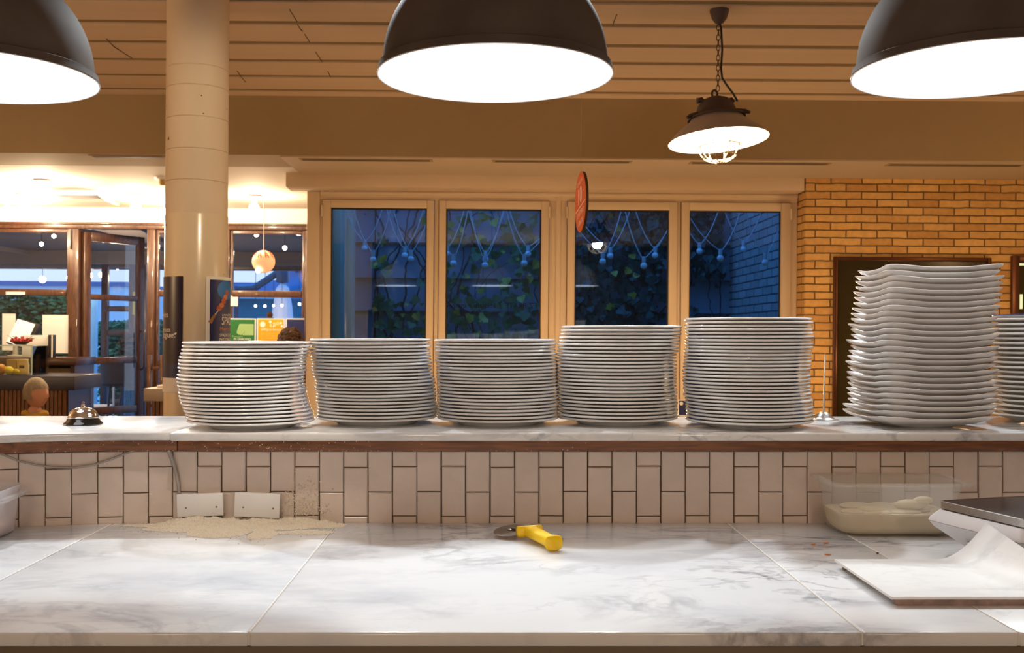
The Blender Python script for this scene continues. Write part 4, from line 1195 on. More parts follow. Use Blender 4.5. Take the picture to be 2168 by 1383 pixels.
# --- column
colx, coly, colr = P(416, 500, 4.95).x, 4.95, 0.1462
KC = colr / 0.1955
COLA = math.atan2(-colx, coly)   # u = 0 faces the bench
cm = thing('column', (colx, coly, 0), 0, bg=True); cm['kind'] = 'structure'
zb_ = P(416, 450, 4.81).z
joints = [P(416, q, 4.81).z for q in (135, 178, 245, 313, 380)]
prof = [(colr, zb_)]
for z_ in sorted(joints): prof += [(colr, z_ - 0.004), (colr - 0.0025, z_), (colr + 0.0012, z_ + 0.003), (colr, z_ + 0.02)]
prof += [(colr, CEIL + 0.02)]
MB().lathe(prof, 96).build('shaft', M['column'], cm, smooth=30)
MB().lathe([(colr + 0.002, 0), (colr + 0.002, zb_ - 0.004), (colr, zb_)], 96).build('painted_base', M['column_low'], cm, smooth=30)

def on_col(u, z, r):            # u = arc length from the point nearest the camera, to the right
    a = u / 0.1955 + COLA
    return (r * math.sin(a), -r * math.cos(a), z * KC)
def col_patch(u0, u1, z0, z1, r, th, n=18, wave=0.0):
    b = MB(); rr = []
    for i in range(n + 1):
        u = u0 + (u1 - u0) * i / n
        rr.append([on_col(u, z0, r), on_col(u, z1, r), on_col(u, z1, r + th), on_col(u, z0, r + th)])
    return b.rings(rr)
def col_text(body, size, u0, z, r, parent, mm, width=None, shear=0.0):
    vs, fs = text_shape(body, size, shear)
    x0 = min(v.x for v in vs); x1 = max(v.x for v in vs)
    k_ = width / (x1 - x0) if width else 1.0
    b = MB(); b.add([on_col(u0 + (v.x - x0) * k_, z + v.y, r) for v in vs], fs)
    return b.build('lettering', M[mm], parent)
def ang_u(px):                  # arc length of a column pixel
    s_ = max(-0.999, min(0.999, (px - 416) / 64.0))
    return math.asin(s_) * 0.1955
r1 = colr + 0.0035
zc = lambda py: P(416, py, 6.42).z
bn = thing('column_poster', (colx, coly, P(416, 832, 4.81).z), 0, 'dark purple poster wrapped round the left side of the column', 'poster', bg=True)
Z0 = zc(832)
col_patch(ang_u(391) - 0.27, ang_u(391), zc(801) - Z0, zc(585) - Z0, r1, 0.0012).build('sheet', M['navy'], bn, smooth=30)
col_patch(ang_u(391) - 0.27, ang_u(391) + 0.001, 0, zc(801) - Z0, r1, 0.0012).build('white_foot', M['paper'], bn, smooth=30)
r2 = r1 + 0.0016
col_patch(ang_u(391) - 0.26, ang_u(391) - 0.002, zc(800) - Z0, zc(772) - Z0, r1 + 0.0002, 0.0012).build('blue_band', M['poster_blue'], bn, smooth=30)
pg = MB(); pg.add([on_col(ang_u(364), zc(742) - Z0, r2), on_col(ang_u(391), zc(762) - Z0, r2), on_col(ang_u(391), zc(778) - Z0, r2), on_col(ang_u(372), zc(770) - Z0, r2)], [(0, 1, 2, 3)])
pg.build('magenta_shape', M['magenta'], bn)
uS = ang_u(362.5)
col_text('gelatis', 0.050, uS - 0.105, zc(672) - Z0, r2, bn, 'print_white', width=0.105)
col_text('carioca', 0.042, ang_u(367.5) - 0.125, zc(703) - Z0, r2, bn, 'print_white', width=0.125)
col_text('la lague.', 0.052, ang_u(377) - 0.20, zc(715) - Z0, r2, bn, 'print_white', width=0.20)
lf = MB(); lf.add([on_col(ang_u(372), zc(709) - Z0, r2), on_col(ang_u(375), zc(705.5) - Z0, r2), on_col(ang_u(380), zc(704) - Z0, r2), on_col(ang_u(378), zc(709) - Z0, r2)], [(0, 1, 2, 3)])
lf.build('leaf_mark', M['print_white'], bn)

r1 = colr + 0.012
sk = thing('column_poster', (colx, coly, P(416, 800, 4.81).z), 0, 'blue kebab poster with white border on the right side of the column', 'poster', bg=True)
Z0 = zc(800)
uL, uR = ang_u(434), ang_u(434) + 0.36
col_patch(uL, uR, 0, zc(584) - Z0, r1, 0.003).build('sheet', M['paper'], sk, smooth=30)
u_i = uL + 0.022
col_patch(u_i, uR - 0.022, 0.02, zc(591) - Z0, r1 + 0.003, 0.0006).build('picture', M['poster_blue'], sk, smooth=30)
r2 = r1 + 0.0042
def col_poly(pts_, mm, name, r=None):
    r = r or r2
    b = MB(); b.add([on_col(u, z, r) for u, z in pts_], [tuple(range(len(pts_)))])
    return b.build(name, M[mm], sk)
uc, zcn = u_i + 0.125, zc(612) - Z0
dsc = MB(); rr_ = []
for i in range(25):
    q_ = -1 + 2 * i / 24
    hz = 0.062 * math.sqrt(max(1e-4, 1 - q_ * q_))
    rr_.append((on_col(uc + 0.078 * q_, zcn - hz, r2 + 0.0001), on_col(uc + 0.078 * q_, zcn + hz, r2 + 0.0001)))
dsc.add([p_ for r_ in rr_ for p_ in r_], [(2 * i, 2 * i + 2, 2 * i + 3, 2 * i + 1) for i in range(24)])
dsc.build('blue_disc', M['bright_blue'], sk)
r2 += 0.0008
# skewer: handle, rod, pieces
def band(ua, za, ub, zb, w0, w1, mm, name, r=None):
    dx, dz = ub - ua, zb - za; l_ = math.hypot(dx, dz); nx_, nz_ = -dz / l_, dx / l_
    col_poly([(ua + nx_ * w0, za + nz_ * w0), (ub + nx_ * w1, zb + nz_ * w1), (ub - nx_ * w1, zb - nz_ * w1), (ua - nx_ * w0, za - nz_ * w0)], mm, name, r)
zq = lambda py: zc(py) - Z0
band(u_i + 0.001, zq(683), u_i + 0.036, zq(664), 0.012, 0.007, 'skewer', 'handle_print')
band(u_i + 0.034, zq(665), u_i + 0.062, zq(654), 0.0025, 0.0025, 'print_white', 'rod_print')
for j, (du, py_, rr_) in enumerate(((0.062, 652, 0.020), (0.080, 645, 0.019), (0.097, 636, 0.020), (0.113, 627, 0.020), (0.132, 618, 0.020))):
    col_poly([(u_i + du + rr_ * math.cos(2 * PI * k / 9 + j) * (1 + 0.15 * (k % 2)), zq(py_) + rr_ * 0.9 * math.sin(2 * PI * k / 9 + j)) for k in range(9)], 'meat' if j % 2 == 0 else 'print_orange', 'meat_print', r2 + 0.0003 * (j % 3 + 1))
col_text('LA NOSTRA', 0.020, u_i + 0.085, zq(668), r2, sk, 'print_white', width=0.12)
col_text('SPADA', 0.075, u_i + 0.083, zq(687), r2, sk, 'print_white', width=0.15)
col_text('Mercoledì', 0.036, u_i + 0.068, zq(700), r2, sk, 'print_orange', width=0.16)
col_text('SPADA DI CARNE', 0.028, u_i + 0.066, zq(712.5), r2, sk, 'print_white', width=0.19)
col_text('PATATINE - SALSE', 0.028, u_i + 0.066, zq(722), r2, sk, 'print_white', width=0.19)

# --- hanging round sign
sg = thing('hanging_sign', (P(1229, 428, 4.5).x, 4.5, P(1229, 428, 4.5).z), 0, 'round orange sign reading 10, hung edge-on before the windows', 'sign', bg=True)
Rs = 0.133
SGM = Matrix.Rotation(math.radians(-84.5), 4, 'Z') @ Matrix.Rotation(math.radians(-9), 4, 'Y')
def sgb(b, name, mm): return b.xf(SGM).build(name, M[mm], sg, smooth=35)
b = MB(); b.lathe([(0.0001, 0), (Rs, 0), (Rs, 0.011), (0.0001, 0.011)], 72); b.xf(Matrix.Rotation(PI / 2, 4, 'X')); b.xf(Matrix.Translation((0, 0.011, 0)))
sgb(b, 'disc', 'cut_edge')
b = MB(); b.lathe([(0.0001, 0), (Rs - 0.0005, 0), (Rs - 0.0005, 0.0008), (0.0001, 0.0008)], 72); b.xf(Matrix.Rotation(PI / 2, 4, 'X')); b.xf(Matrix.Translation((0, -0.0002, 0)))
sgb(b, 'orange_face', 'orange')
def sg_text(body, size, x, z, width):
    vs, fs = text_shape(body, size)
    x0 = min(v.x for v in vs); x1 = max(v.x for v in vs); k_ = width / (x1 - x0)
    b = MB(); b.add([(x + (v.x - x0) * k_ - width / 2, -0.0016, z + v.y) for v in vs], fs)
    sgb(b, 'lettering', 'pale_orange')
sg_text('10', 0.105, 0.0, -0.004, 0.085)
sg_text('CONSEGNA', 0.026, 0.0, 0.080, 0.12)
sg_text('.', 0.06, -0.075, 0.02, 0.008); sg_text('.', 0.06, 0.075, 0.03, 0.008)
b = MB().box(-0.115, 0.115, -0.0016, -0.0010, -0.0225, -0.0185); sgb(b, 'rule', 'pale_orange')
sg_text('E RITIRO', 0.032, 0.0, -0.058, 0.15)
sg_text('GRATIS', 0.032, 0.0, -0.100, 0.11)
zz = CEIL - sg.location.z
MB().tube([(0, 0, Rs - 0.004), (0, 0, zz - 0.001)], 0.0005, 5).build('thread', M['clear_plastic'], sg)

# =================================================================== ADDED TABLES AND FILL LAMPS, UNSEEN BEHIND THE PLATES
def fill_lamp_table(x, y, w_, d_, lab):
    t = thing('dining_table', (x, y, 0), 0, lab, 'table', 'tables behind the plates', bg=True)
    MB().box(-w_ / 2, w_ / 2, -d_ / 2, d_ / 2, 0.72, 0.75).build('table_top', M['slat'], t, bevel=0.004)
    for u in (-1, 1):
        for v in (-1, 1):
            MB().box(u * (w_ / 2 - 0.07) - 0.025, u * (w_ / 2 - 0.07) + 0.025, v * (d_ / 2 - 0.07) - 0.025, v * (d_ / 2 - 0.07) + 0.025, 0, 0.7195).build('leg', M['dark_wood'], t)
def fill_globe_lamp(x, y, z, watt, lab):  # unseen lamp added to light the window wall from below
    t = thing('table_lamp', (x, y, 0.7505), 0, lab, 'lamp', 'globe lamps on the tables', bg=True)
    h = z - 0.7505; r = 0.06
    MB().lathe([(0.0001, 0), (0.06, 0), (0.06, 0.008), (0.012, 0.016), (0.009, h - r + 0.004), (0.0001, h - r + 0.004)], 24).build('stand', M['iron'], t, smooth=40)
    MB().ball((0, 0, h), r, 20, 14).build('globe', emit('table_globe_glow', (1.0, 0.62, 0.30), watt / (4 * PI * PI * r * r)), t, smooth=60)
fill_lamp_table(-0.42, 6.9, 1.5, 0.6, 'wooden table under the left window pair')
fill_lamp_table(1.57, 6.9, 1.5, 0.6, 'wooden table under the right window pair')
fill_lamp_table(3.5, 6.6, 0.9, 0.8, 'wooden table before the brick wall')
fill_lamp_table(-0.55, 5.5, 0.9, 0.8, 'wooden table nearer the ledge at the left')
fill_lamp_table(1.4, 5.5, 0.9, 0.8, 'wooden table nearer the ledge at the right')
for x_, y_, z_, w_, lab in ((-0.95, 6.85, 1.05, 15.5, 'globe lamp on the left end of the left window table'), (0.10, 6.9, 1.05, 14.5, 'globe lamp on the right end of the left window table'),
                            (1.12, 6.9, 1.05, 14.5, 'globe lamp on the left end of the right window table'), (2.02, 6.85, 1.05, 15.5, 'globe lamp on the right end of the right window table'),
                            (3.5, 6.6, 1.15, 17, 'globe lamp on the table before the brick wall'), (-0.55, 5.5, 1.05, 5, 'globe lamp on the left table nearer the ledge'), (1.4, 5.5, 1.05, 5, 'globe lamp on the right table nearer the ledge')):
    fill_globe_lamp(x_, y_, z_, w_, lab)

# =================================================================== LEFT: SHOPFRONT
SF = 10.06
structure(MB().box(XL, fx_l + 0.02, SF - 0.01, SF + 0.12, P(200, 471, SF).z, LOW + 0.1).build('wall_shopfront', M['plaster_white'], bg=True))
zh = P(200, 471, SF).z - 0.001
zrail = P(80, 612, SF).z, P(80, 626, SF).z
def sx(px, Y=SF): return P(px, 650, Y).x
sfw = MB()
y0_, y1_ = SF - 0.02, SF + 0.07
zg = P(80, 484, SF).z
sfw.box(XL, fx_l, y0_, y1_, zg, zh)                                     # head
sfw.box(XL, fx_l, y0_ - 0.015, y0_, zh - 0.025, zh)
sfw.box(sx(147), sx(168), y0_ - 0.01, y1_, 0, zg - 0.001)              # door jambs
sfw.box(sx(312), sx(329), y0_ - 0.01, y1_, 0, zg - 0.001)
sfw.box(XL, sx(-60), y0_, y1_, 0, zg - 0.001)
sfw.box(sx(470), sx(486), y0_, y1_, 0, zg - 0.001)
sfw.box(sx(645), fx_l, y0_, y1_, 0, zg - 0.001)
shopframe = structure(sfw.build('trim_2', M['shop_wood'], bg=True, bevel=0.006))
def shop_window(nm, a, bb, lab):
    xa, xb = sx(a) + 0.001, sx(bb) - 0.001
    t = bpy.data.objects.new(nm, None); COL.objects.link(t); t.location = ((xa + xb) / 2, SF, 0); t['kind'] = 'structure'; BG.append(t)
    tag(t, lab, 'window')
    h = (xb - xa) / 2; f = MB(); k_ = 0.028
    f.box(-h, -h + k_, 0, 0.05, 0.0, zg - 0.002); f.box(h - k_, h, 0, 0.05, 0.0, zg - 0.002)
    f.box(-h + k_, h - k_, 0, 0.05, zg - 0.04, zg - 0.002)
    f.box(-h + k_, h - k_, -0.006, 0.05, zrail[1], zrail[0]); f.box(-h + k_, h - k_, 0, 0.05, 0.98, 1.06); f.box(-h + k_, h - k_, 0, 0.05, 0.0, 0.35)
    f.build('frame', M['shop_wood'], t, bevel=0.005)
    g = MB(); g.box(-h + k_, h - k_, 0.022, 0.028, zrail[0], zg - 0.04); g.box(-h + k_, h - k_, 0.022, 0.028, 1.06, zrail[1]); g.box(-h + k_, h - k_, 0.022, 0.028, 0.35, 0.98)
    g.build('pane', M['shop_glass'], t)
    return t
shop_window('window_5', -60, 147, 'brown framed shopfront window behind the bar')
shop_window('window_6', 329, 470, 'narrow brown framed shopfront window left of the column')
shop_window('window_7', 486, 645, 'brown framed shopfront window right of the column')
# name plate and latch on the left rail
o = MB().box(0, 0.185, -0.012, 0, 0, 0.028).build('name_plate', M['paper'], None, bg=True, loc=(sx(14), SF - 0.0065, P(30, 624, SF).z)); tag(o, 'small pale plate on the rail of the left shopfront window', 'plate')
o = MB().box(0, 0.012, -0.012, 0, 0, 0.19).build('door_closer', M['black'], None, bg=True, loc=(sx(151), y0_ - 0.011, P(150, 528, SF).z)); tag(o, 'black bar latch on the jamb beside the open door', 'latch')

# open glass door
hx_ = sx(172)
dr = bpy.data.objects.new('door_1', None); COL.objects.link(dr); dr.location = (hx_, SF + 0.03, 0); BG.append(dr); dr['kind'] = 'structure'
tag(dr, 'brown framed glass door standing open to the terrace', 'door')
end = P(303, 650, 10.72)
DW = math.hypot(end.x - hx_, 10.72 - SF - 0.03)
dr.rotation_euler = (0, 0, math.atan2(10.72 - SF - 0.03, end.x - hx_))
f = MB(); st = 0.085
zd = zg - 0.02
f.box(0, st, -0.02, 0.025, 0.02, zd); f.box(DW - st, DW, -0.02, 0.025, 0.02, zd)
zr1 = P(188, 622, SF).z
for (a, bb) in ((zd - 0.09, zd), (zr1 - 0.055, zr1), (P(188, 772, SF).z, P(188, 758, SF).z), (P(200, 878, SF).z - 0.02, P(200, 866, SF).z), (0.02, 0.14)):
    f.box(st, DW - st, -0.02, 0.025, a, bb)
f.build('door_frame', M['shop_wood'], dr, bevel=0.006)
MB().box(st, DW - st, 0.0, 0.006, 0.14, zd - 0.09).build('pane', M['shop_glass'], dr)
hdl = MB(); hdl.tube([(DW - 0.04, -0.025, 0.95), (DW - 0.04, -0.07, 0.97), (DW - 0.04, -0.07, 1.33), (DW - 0.04, -0.025, 1.35)], 0.011, 8)
hdl.build('door_handle', M['shop_wood'], dr, smooth=50)

# folding wooden screen parts beside the right jamb
scr = thing('wooden_rack', (sx(330), SF - 0.22, 0), 0, 'brown wooden rack leaning beside the door jamb', 'rack', bg=True)
for dx_ in (0.0, 0.115):
    MB().box(dx_, dx_ + 0.035, -0.02, 0.02, 0.0, 1.12).build('upright', M['shop_wood'], scr, bevel=0.004)
for z_ in (0.25, 0.62, 0.98):
    MB().box(0.036, 0.114, -0.012, 0.012, z_, z_ + 0.03).build('rung', M['shop_wood'], scr, bevel=0.003)

# posters on the right shopfront window
def win_poster(nm, px0, px1, py0, h_, lab, mm):
    a, bb = P(px0, py0, SF - 0.01), P(px1, py0, SF - 0.01)
    t = thing(nm, ((a.x + bb.x) / 2, SF - 0.009, a.z - h_), 0, lab, 'poster', bg=True)
    w_ = bb.x - a.x
    MB().box(-w_ / 2, w_ / 2, -0.003, 0, 0, h_).build('sheet', M['paper'], t)
    MB().box(-w_ / 2 + 0.012, w_ / 2 - 0.012, -0.0036, -0.003, 0.012, h_ - 0.012).build('picture', M[mm], t)
    return t, w_, h_
gt, gw_, gh_ = win_poster('window_poster', 484, 542, 674, 0.40, 'green poster with white border on the shopfront glass', 'green_poster')
q = MB(); q.add([(gw_ * u, -0.0040, gh_ - v) for u, v in ((-0.10, 0.055), (0.42, 0.055), (0.42, 0.165), (0.0, 0.165), (-0.15, 0.158), (-0.20, 0.14), (-0.16, 0.10))], [(0, 1, 2, 3, 4, 5, 6)]); q.build('pale_shape', M['green_light'], gt)
q = MB(); q.tube([(gw_ * -0.02, -0.0045, gh_ - 0.165), (gw_ * 0.05, -0.0045, gh_ - 0.150), (gw_ * 0.09, -0.0045, gh_ - 0.130)], 0.0015, 5); q.build('sprig', M['green_poster'], gt)
flat_text('Primavera', 0.030, -gw_ * 0.36, -0.0042, gh_ - 0.188, gt, 'green_light', width=gw_ * 0.38)
flat_text('IN GIARDINO', 0.030, -gw_ * 0.30, -0.0042, gh_ - 0.212, gt, 'print_white', width=gw_ * 0.62)
flat_text('OGNI VENERDI SERA', 0.022, -gw_ * 0.34, -0.0042, gh_ - 0.236, gt, 'green_light', width=gw_ * 0.70)
at_, aw_, ah_ = win_poster('window_poster', 544, 603, 674, 0.40, 'orange poster with round white badges on the shopfront glass', 'amber')
def disc(parent, x, z, r, mm, name, y=-0.0040):
    q = MB(); q.add([(x + r * math.cos(2 * PI * k / 24), y, z + r * math.sin(2 * PI * k / 24)) for k in range(24)], [tuple(range(24))]); return q.build(name, M[mm], parent)
disc(at_, -aw_ * 0.29, ah_ - 0.060, 0.028, 'print_white', 'badge')
for (u, v, r_) in ((-0.02, 0.035, 0.014), (0.12, 0.06, 0.022), (0.10, 0.075, 0.010), (0.25, 0.05, 0.020), (0.02, 0.07, 0.018), (0.40, 0.075, 0.012), (0.36, 0.045, 0.012)):
    disc(at_, aw_ * u, ah_ - v, r_, 'amber_pale' if r_ > 0.015 else 'print_white', 'bubble', -0.0041 - 0.0001 * (r_ < 0.015))
flat_text('#Ripartenza', 0.036, -aw_ * 0.34, -0.0042, ah_ - 0.120, at_, 'print_white', shear=0.2, width=aw_ * 0.72)
for j in range(8):
    flat_text('vieni a trovarci ogni giorno', 0.012, -aw_ * 0.36, -0.0042, ah_ - 0.150 - 0.017 * j, at_, 'amber_pale', width=aw_ * (0.72 - 0.05 * (j % 3)))
nt_, nw_, nh_ = win_poster('window_poster', 605, 652, 674, 0.40, 'dark blue poster behind the curly head on the shopfront glass', 'poster_blue')
o = MB().box(0, 0.082, -0.002, 0, 0, 0.10).build('paper_note', M['paper'], None, bg=True, loc=(sx(486), SF - 0.002, P(495, 648, SF).z)); tag(o, 'small white note on the glass right of the column', 'note')

# big white sheet on the left window
o = MB().box(0, sx(147) - sx(91), -0.003, 0, 0, P(120, 667, SF).z - P(120, 748, SF).z).build('paper_sheet', M['paper'], None, bg=True, loc=(sx(91), SF - 0.006, P(120, 748, SF).z)); tag(o, 'blank white sheet of paper on the glass behind the bar', 'paper')
o = MB().box(0, 0.13, -0.003, 0, 0, 0.36).build('paper_sheet', M['paper'], None, bg=True, loc=(sx(6), SF - 0.006, P(20, 742, SF).z)); tag(o, 'narrow white sheet on the glass at the left edge', 'paper')

# ceiling bulbs of the left room
def ceil_bulb(px, py, Y, lab):
    q = P(px, py, Y)
    t = thing('ceiling_bulb', (q.x, Y, LOW), 0, lab, 'ceiling light', 'bare bulb lights on the white ceiling', bg=True)
    MB().lathe([(0.0001, -0.001), (0.075, -0.001), (0.070, -0.018), (0.035, -0.028), (0.0001, -0.028)], 24).build('base', M['white_paint'], t, smooth=40)
    MB().lathe([(0.026, -0.0285), (0.026, -0.075), (0.0001, -0.076)], 16).build('socket', M['white_paint'], t, smooth=40)
    MB().ball((0, 0, -0.118), 0.045, 18, 12).build('bulb', M['warm_bulb'], t, smooth=60)
ceil_bulb(91, 388, 8.2, 'bare lit bulb on the left ceiling, nearest the beam')
ceil_bulb(50, 416, 9.05, 'bare lit bulb on the left ceiling, behind the nearest one')
ceil_bulb(288, 418, 9.05, 'bare lit bulb on the ceiling just left of the column')
ceil_bulb(538, 417, 9.05, 'bare lit bulb on the ceiling right of the column')
ceil_bulb(16, 430, 9.55, 'bare lit bulb on the ceiling at the left picture edge')
ceil_bulb(352, 432, 9.5, 'bare lit bulb half hidden by the left side of the column')
def detector(px, py, Y, lab):
    q = P(px, py, Y)
    t = thing('smoke_detector', (q.x, Y, LOW), 0, lab, 'smoke detector', bg=True)
    MB().lathe([(0.0001, -0.001), (0.07, -0.001), (0.066, -0.02), (0.0001, -0.02)], 24).build('base', M['white_paint'], t, smooth=40)
    MB().lathe([(0.035, -0.0205), (0.035, -0.05), (0.026, -0.062), (0.0001, -0.063)], 20).build('sensor', M['carton'], t, smooth=40)
detector(245, 433, 9.4, 'small smoke detector on the ceiling near the window wall')
detector(346, 384, 8.05, 'small smoke detector on the ceiling touching the column edge')
ac = thing('air_conditioner', (P(170, 414, 8.9).x, 8.9, LOW), 0, 'flat white ceiling unit between the bare bulbs', 'air conditioner', bg=True)
MB().box(-0.19, 0.19, -0.12, 0.16, -0.05, -0.001).build('body', M['white_paint'], ac, bevel=0.006)
fl_ = MB().box(0.0, 0.09, -0.12, 0.16, -0.006, 0.006); fl_.xf(Matrix.Translation((0.192, 0, -0.035)) @ Matrix.Rotation(math.radians(38), 4, 'Y')).build('flap', M['white_paint'], ac)

# striped globe pendant
gpz = P(558, 554, 9.0)
gb_ = thing('globe_pendant', gpz, 0, 'round pendant with red and white stripes glowing beside the column', 'pendant lamp', bg=True)
MB().ball((0, 0, 0), 0.100, 32, 20).build('globe', M['globe_glow'], gb_, smooth=60)
st_ = MB()
for k in range(9):
    a0 = 2 * PI * k / 9; rr = []
    for i in range(7):
        th = math.radians(10 + i * 10.5)
        rr.append((th, a0 + 0.12 * i * 0.3))
    L1 = []; L2 = []
    for th, a in rr:
        for LL, da in ((L1, 0.0), (L2, 0.36)):
            LL.append((0.1012 * math.sin(th) * math.cos(a + da), 0.1012 * math.sin(th) * math.sin(a + da), 0.1012 * math.cos(th)))
    vs = L1 + L2; n = len(L1)
    st_.add(vs, [(i, i + 1, n + i + 1, n + i) for i in range(n - 1)])
st_.build('red_stripe', M['globe_red'], gb_, smooth=60)
MB().tube([(0, 0, 0.1), (0, 0, LOW - gpz.z - 0.001)], 0.004, 6).build('cord', M['white_paint'], gb_)
MB().ball((-0.03, -0.075, -0.085), 0.022, 14, 10).build('bulb', emit('globe_bulb_glow', (1, 0.85, 0.7), 14), gb_, smooth=60)

# --- bar
BY = 8.45
bar = thing('bar_counter', (P(80, 830, BY).x, BY, 0), 0, 'dark topped bar counter with wooden slat front at the left', 'counter', bg=True)
bo_x = bar.location.x
xr_ = P(161, 810, BY).x - bo_x; xl_ = -1.7
zt1, zt0 = P(100, 796, BY).z, P(100, 826, BY).z
MB().box(xl_, xr_, -0.03, 0.55, zt0, zt1).build('counter_top', M['bar_top'], bar, bevel=0.004)
MB().box(xl_, xr_ - 0.07, 0.02, 0.50, 0, zt0 - 0.001).build('body', M['dark_wood'], bar)
sl = MB(); x_ = xl_
while x_ < xr_ - 0.09:
    sl.box(x_, x_ + 0.026, 0.0, 0.0195, 0.0, zt0 - 0.002); x_ += 0.034
sl.build('slat_front', M['slat'], bar)
# back shelf under the window
shf = thing('back_shelf', (sx(120), 9.55, 0), 0, 'dark wooden shelf unit under the left shopfront window', 'shelf', bg=True)
zs1 = P(120, 757, 9.5).z; zs0 = P(120, 773, 9.5).z
shx = P(160, 760, 9.4).x - shf.location.x
MB().box(-1.5, shx, -0.15, 0.35, zs0, zs1).build('top', M['dark_wood'], shf, bevel=0.008)
MB().box(-1.5, shx - 0.02, 0.25, 0.34, 0.0, zs0 - 0.001).build('back', M['dark_wood'], shf)
MB().box(shx - 0.06, shx - 0.02, -0.12, 0.249, 0.0, zs0 - 0.001).build('side', M['dark_wood'], shf)
MB().box(-1.5, shx - 0.061, -0.12, 0.249, P(120, 806, 9.5).z - 0.03, P(120, 806, 9.5).z).build('shelf_board', M['dark_wood'], shf)
a = P(82, 805.9, 9.5); bq = P(154, 780, 9.5)
o = MB().box(0, bq.x - a.x, 0, 0.2, 0, bq.z - a.z).build('storage_box', mat('brown_box', (0.22, 0.15, 0.07), 0.6, vary=0.3, scale=12), None, bevel=0.006, bg=True, loc=(a.x, 9.46, P(120, 806, 9.5).z)); tag(o, 'long brown box on the shelf under the window', 'box')

# glass display case on the bar
CYk = 8.62
dc = thing('display_case', (P(10, 790, CYk).x, CYk, zt1), 0, 'glass showcase with fruit standing on the bar', 'display case', bg=True)
dxo = dc.location.x
xr2 = P(80, 760, CYk).x - dxo; ztp = P(60, 731, CYk).z - zt1
def sheet(x0, x1, y0, y1, z0, z1): return MB().box(x0, x1, y0, y1, z0, z1)
sheet(-0.8, xr2, -0.10, 0.22, ztp - 0.006, ztp).build('top_pane', M['case_glass'], dc)
sheet(xr2 - 0.006, xr2, -0.10, 0.22, 0.001, ztp - 0.0065).build('side_pane', M['case_glass'], dc)
sheet(-0.8, xr2 - 0.0065, -0.106, -0.1005, 0.001, ztp - 0.0065).build('front_pane', M['case_glass'], dc)
e_ = MB(); e_.box(-0.8, xr2 + 0.002, -0.110, -0.1065, ztp - 0.008, ztp + 0.002); e_.box(xr2 - 0.008, xr2 + 0.002, -0.110, -0.1065, 0.001, ztp - 0.0085)
e_.build('edge', M['glass_edge'], dc)
# things in the case
def stand(px0, px1, py0, py1, Y, name, mm, lab, cat, d=0.06, group=None):
    a, bq = P(px0, py1, Y), P(px1, py0, Y)
    o = MB().box(-(bq.x - a.x) / 2, (bq.x - a.x) / 2, 0, d, 0, bq.z - zt1 - 0.001).build(name, M[mm], None, bevel=0.003, bg=True, loc=((a.x + bq.x) / 2, Y, zt1 + 0.001))
    tag(o, lab, cat, group); return o
stand(13, 34, 761, 797, 8.70, 'carton', 'carton', 'plain yellow carton in the showcase, left one', 'carton')
c_ = stand(36, 56, 761, 797, 8.70, 'carton', 'amber_pale', 'paler carton with a printed label in the showcase', 'carton')
MB().box(-0.022, 0.022, -0.001, 0, 0.05, 0.075).build('label', M['under_dark'], c_)
def fruit(px, py, Y, r, mm, nm, lab, cat):
    q = P(px, py, Y)
    b = MB().ball((0, 0, r), r, 20, 14, 1.12 if mm == 'lemon' else 1, 1, 0.95 if mm == 'lemon' else 1)
    o = b.build(nm, M[mm], None, smooth=60, bg=True, loc=(q.x, Y, zt1 + 0.0005)); tag(o, lab, cat)
    MB().lathe([(0.0001, 2 * r * .97), (0.006, 2 * r * 0.985), (0.0001, 2 * r * 1.01)], 8).build('stem', M['twig'], o)
fruit(2, 800, 8.60, 0.045, 'fruit_orange', 'orange', 'orange at the left end of the showcase', 'fruit')
fruit(19, 800, 8.61, 0.036, 'lemon', 'lemon', 'larger lemon next to the orange in the showcase', 'fruit')
fruit(34, 803, 8.58, 0.026, 'lemon', 'lemon', 'smaller lemon at the right in the showcase', 'fruit')
gls = thing('stemmed_glass', (P(68, 790, 8.72).x, 8.72, zt1), 0, 'small empty stemmed glass at the right end of the showcase', 'glass', bg=True)
MB().lathe([(0.0001, 0.0), (0.03, 0.001), (0.004, 0.006), (0.004, 0.06), (0.02, 0.075), (0.03, 0.11), (0.026, 0.14), (0.0245, 0.14), (0.028, 0.11), (0.018, 0.078), (0.0001, 0.07)], 24).build('bowl', M['case_glass'], gls, smooth=50)
# red berries in a dish on the case
ztop_case = zt1 + ztp
br_ = thing('berry_bowl', (P(44, 726, 8.66).x, 8.66, ztop_case + 0.003), 0, 'bunch of red berries in a brown basket on the showcase', 'decoration', bg=True)
MB().lathe([(0.0001, 0), (0.04, 0), (0.075, 0.025), (0.07, 0.027), (0.036, 0.006), (0.0001, 0.005)], 24).build('basket', M['twig'], br_, smooth=50)
be = MB()
for i in range(80):
    a = rnd.uniform(0, 2 * PI); rr = 0.085 * math.sqrt(rnd.random())
    be.ball((rr * math.cos(a), rr * math.sin(a) * 0.8, 0.03 + rnd.uniform(0, 0.045) * (1 - rr / 0.11)), rnd.uniform(0.008, 0.013), 8, 6)
tag(be.build('berries', M['berry'], br_, smooth=60), kind='stuff')
tw_ = MB()
for i in range(16):
    a = rnd.uniform(0, 2 * PI)
    tw_.tube([(0.02 * math.cos(a), 0.02 * math.sin(a), 0.03), (0.11 * math.cos(a), 0.08 * math.sin(a), 0.04 + rnd.uniform(0, 0.04))], 0.002, 5)
tw_.build('twigs', M['twig'], br_)
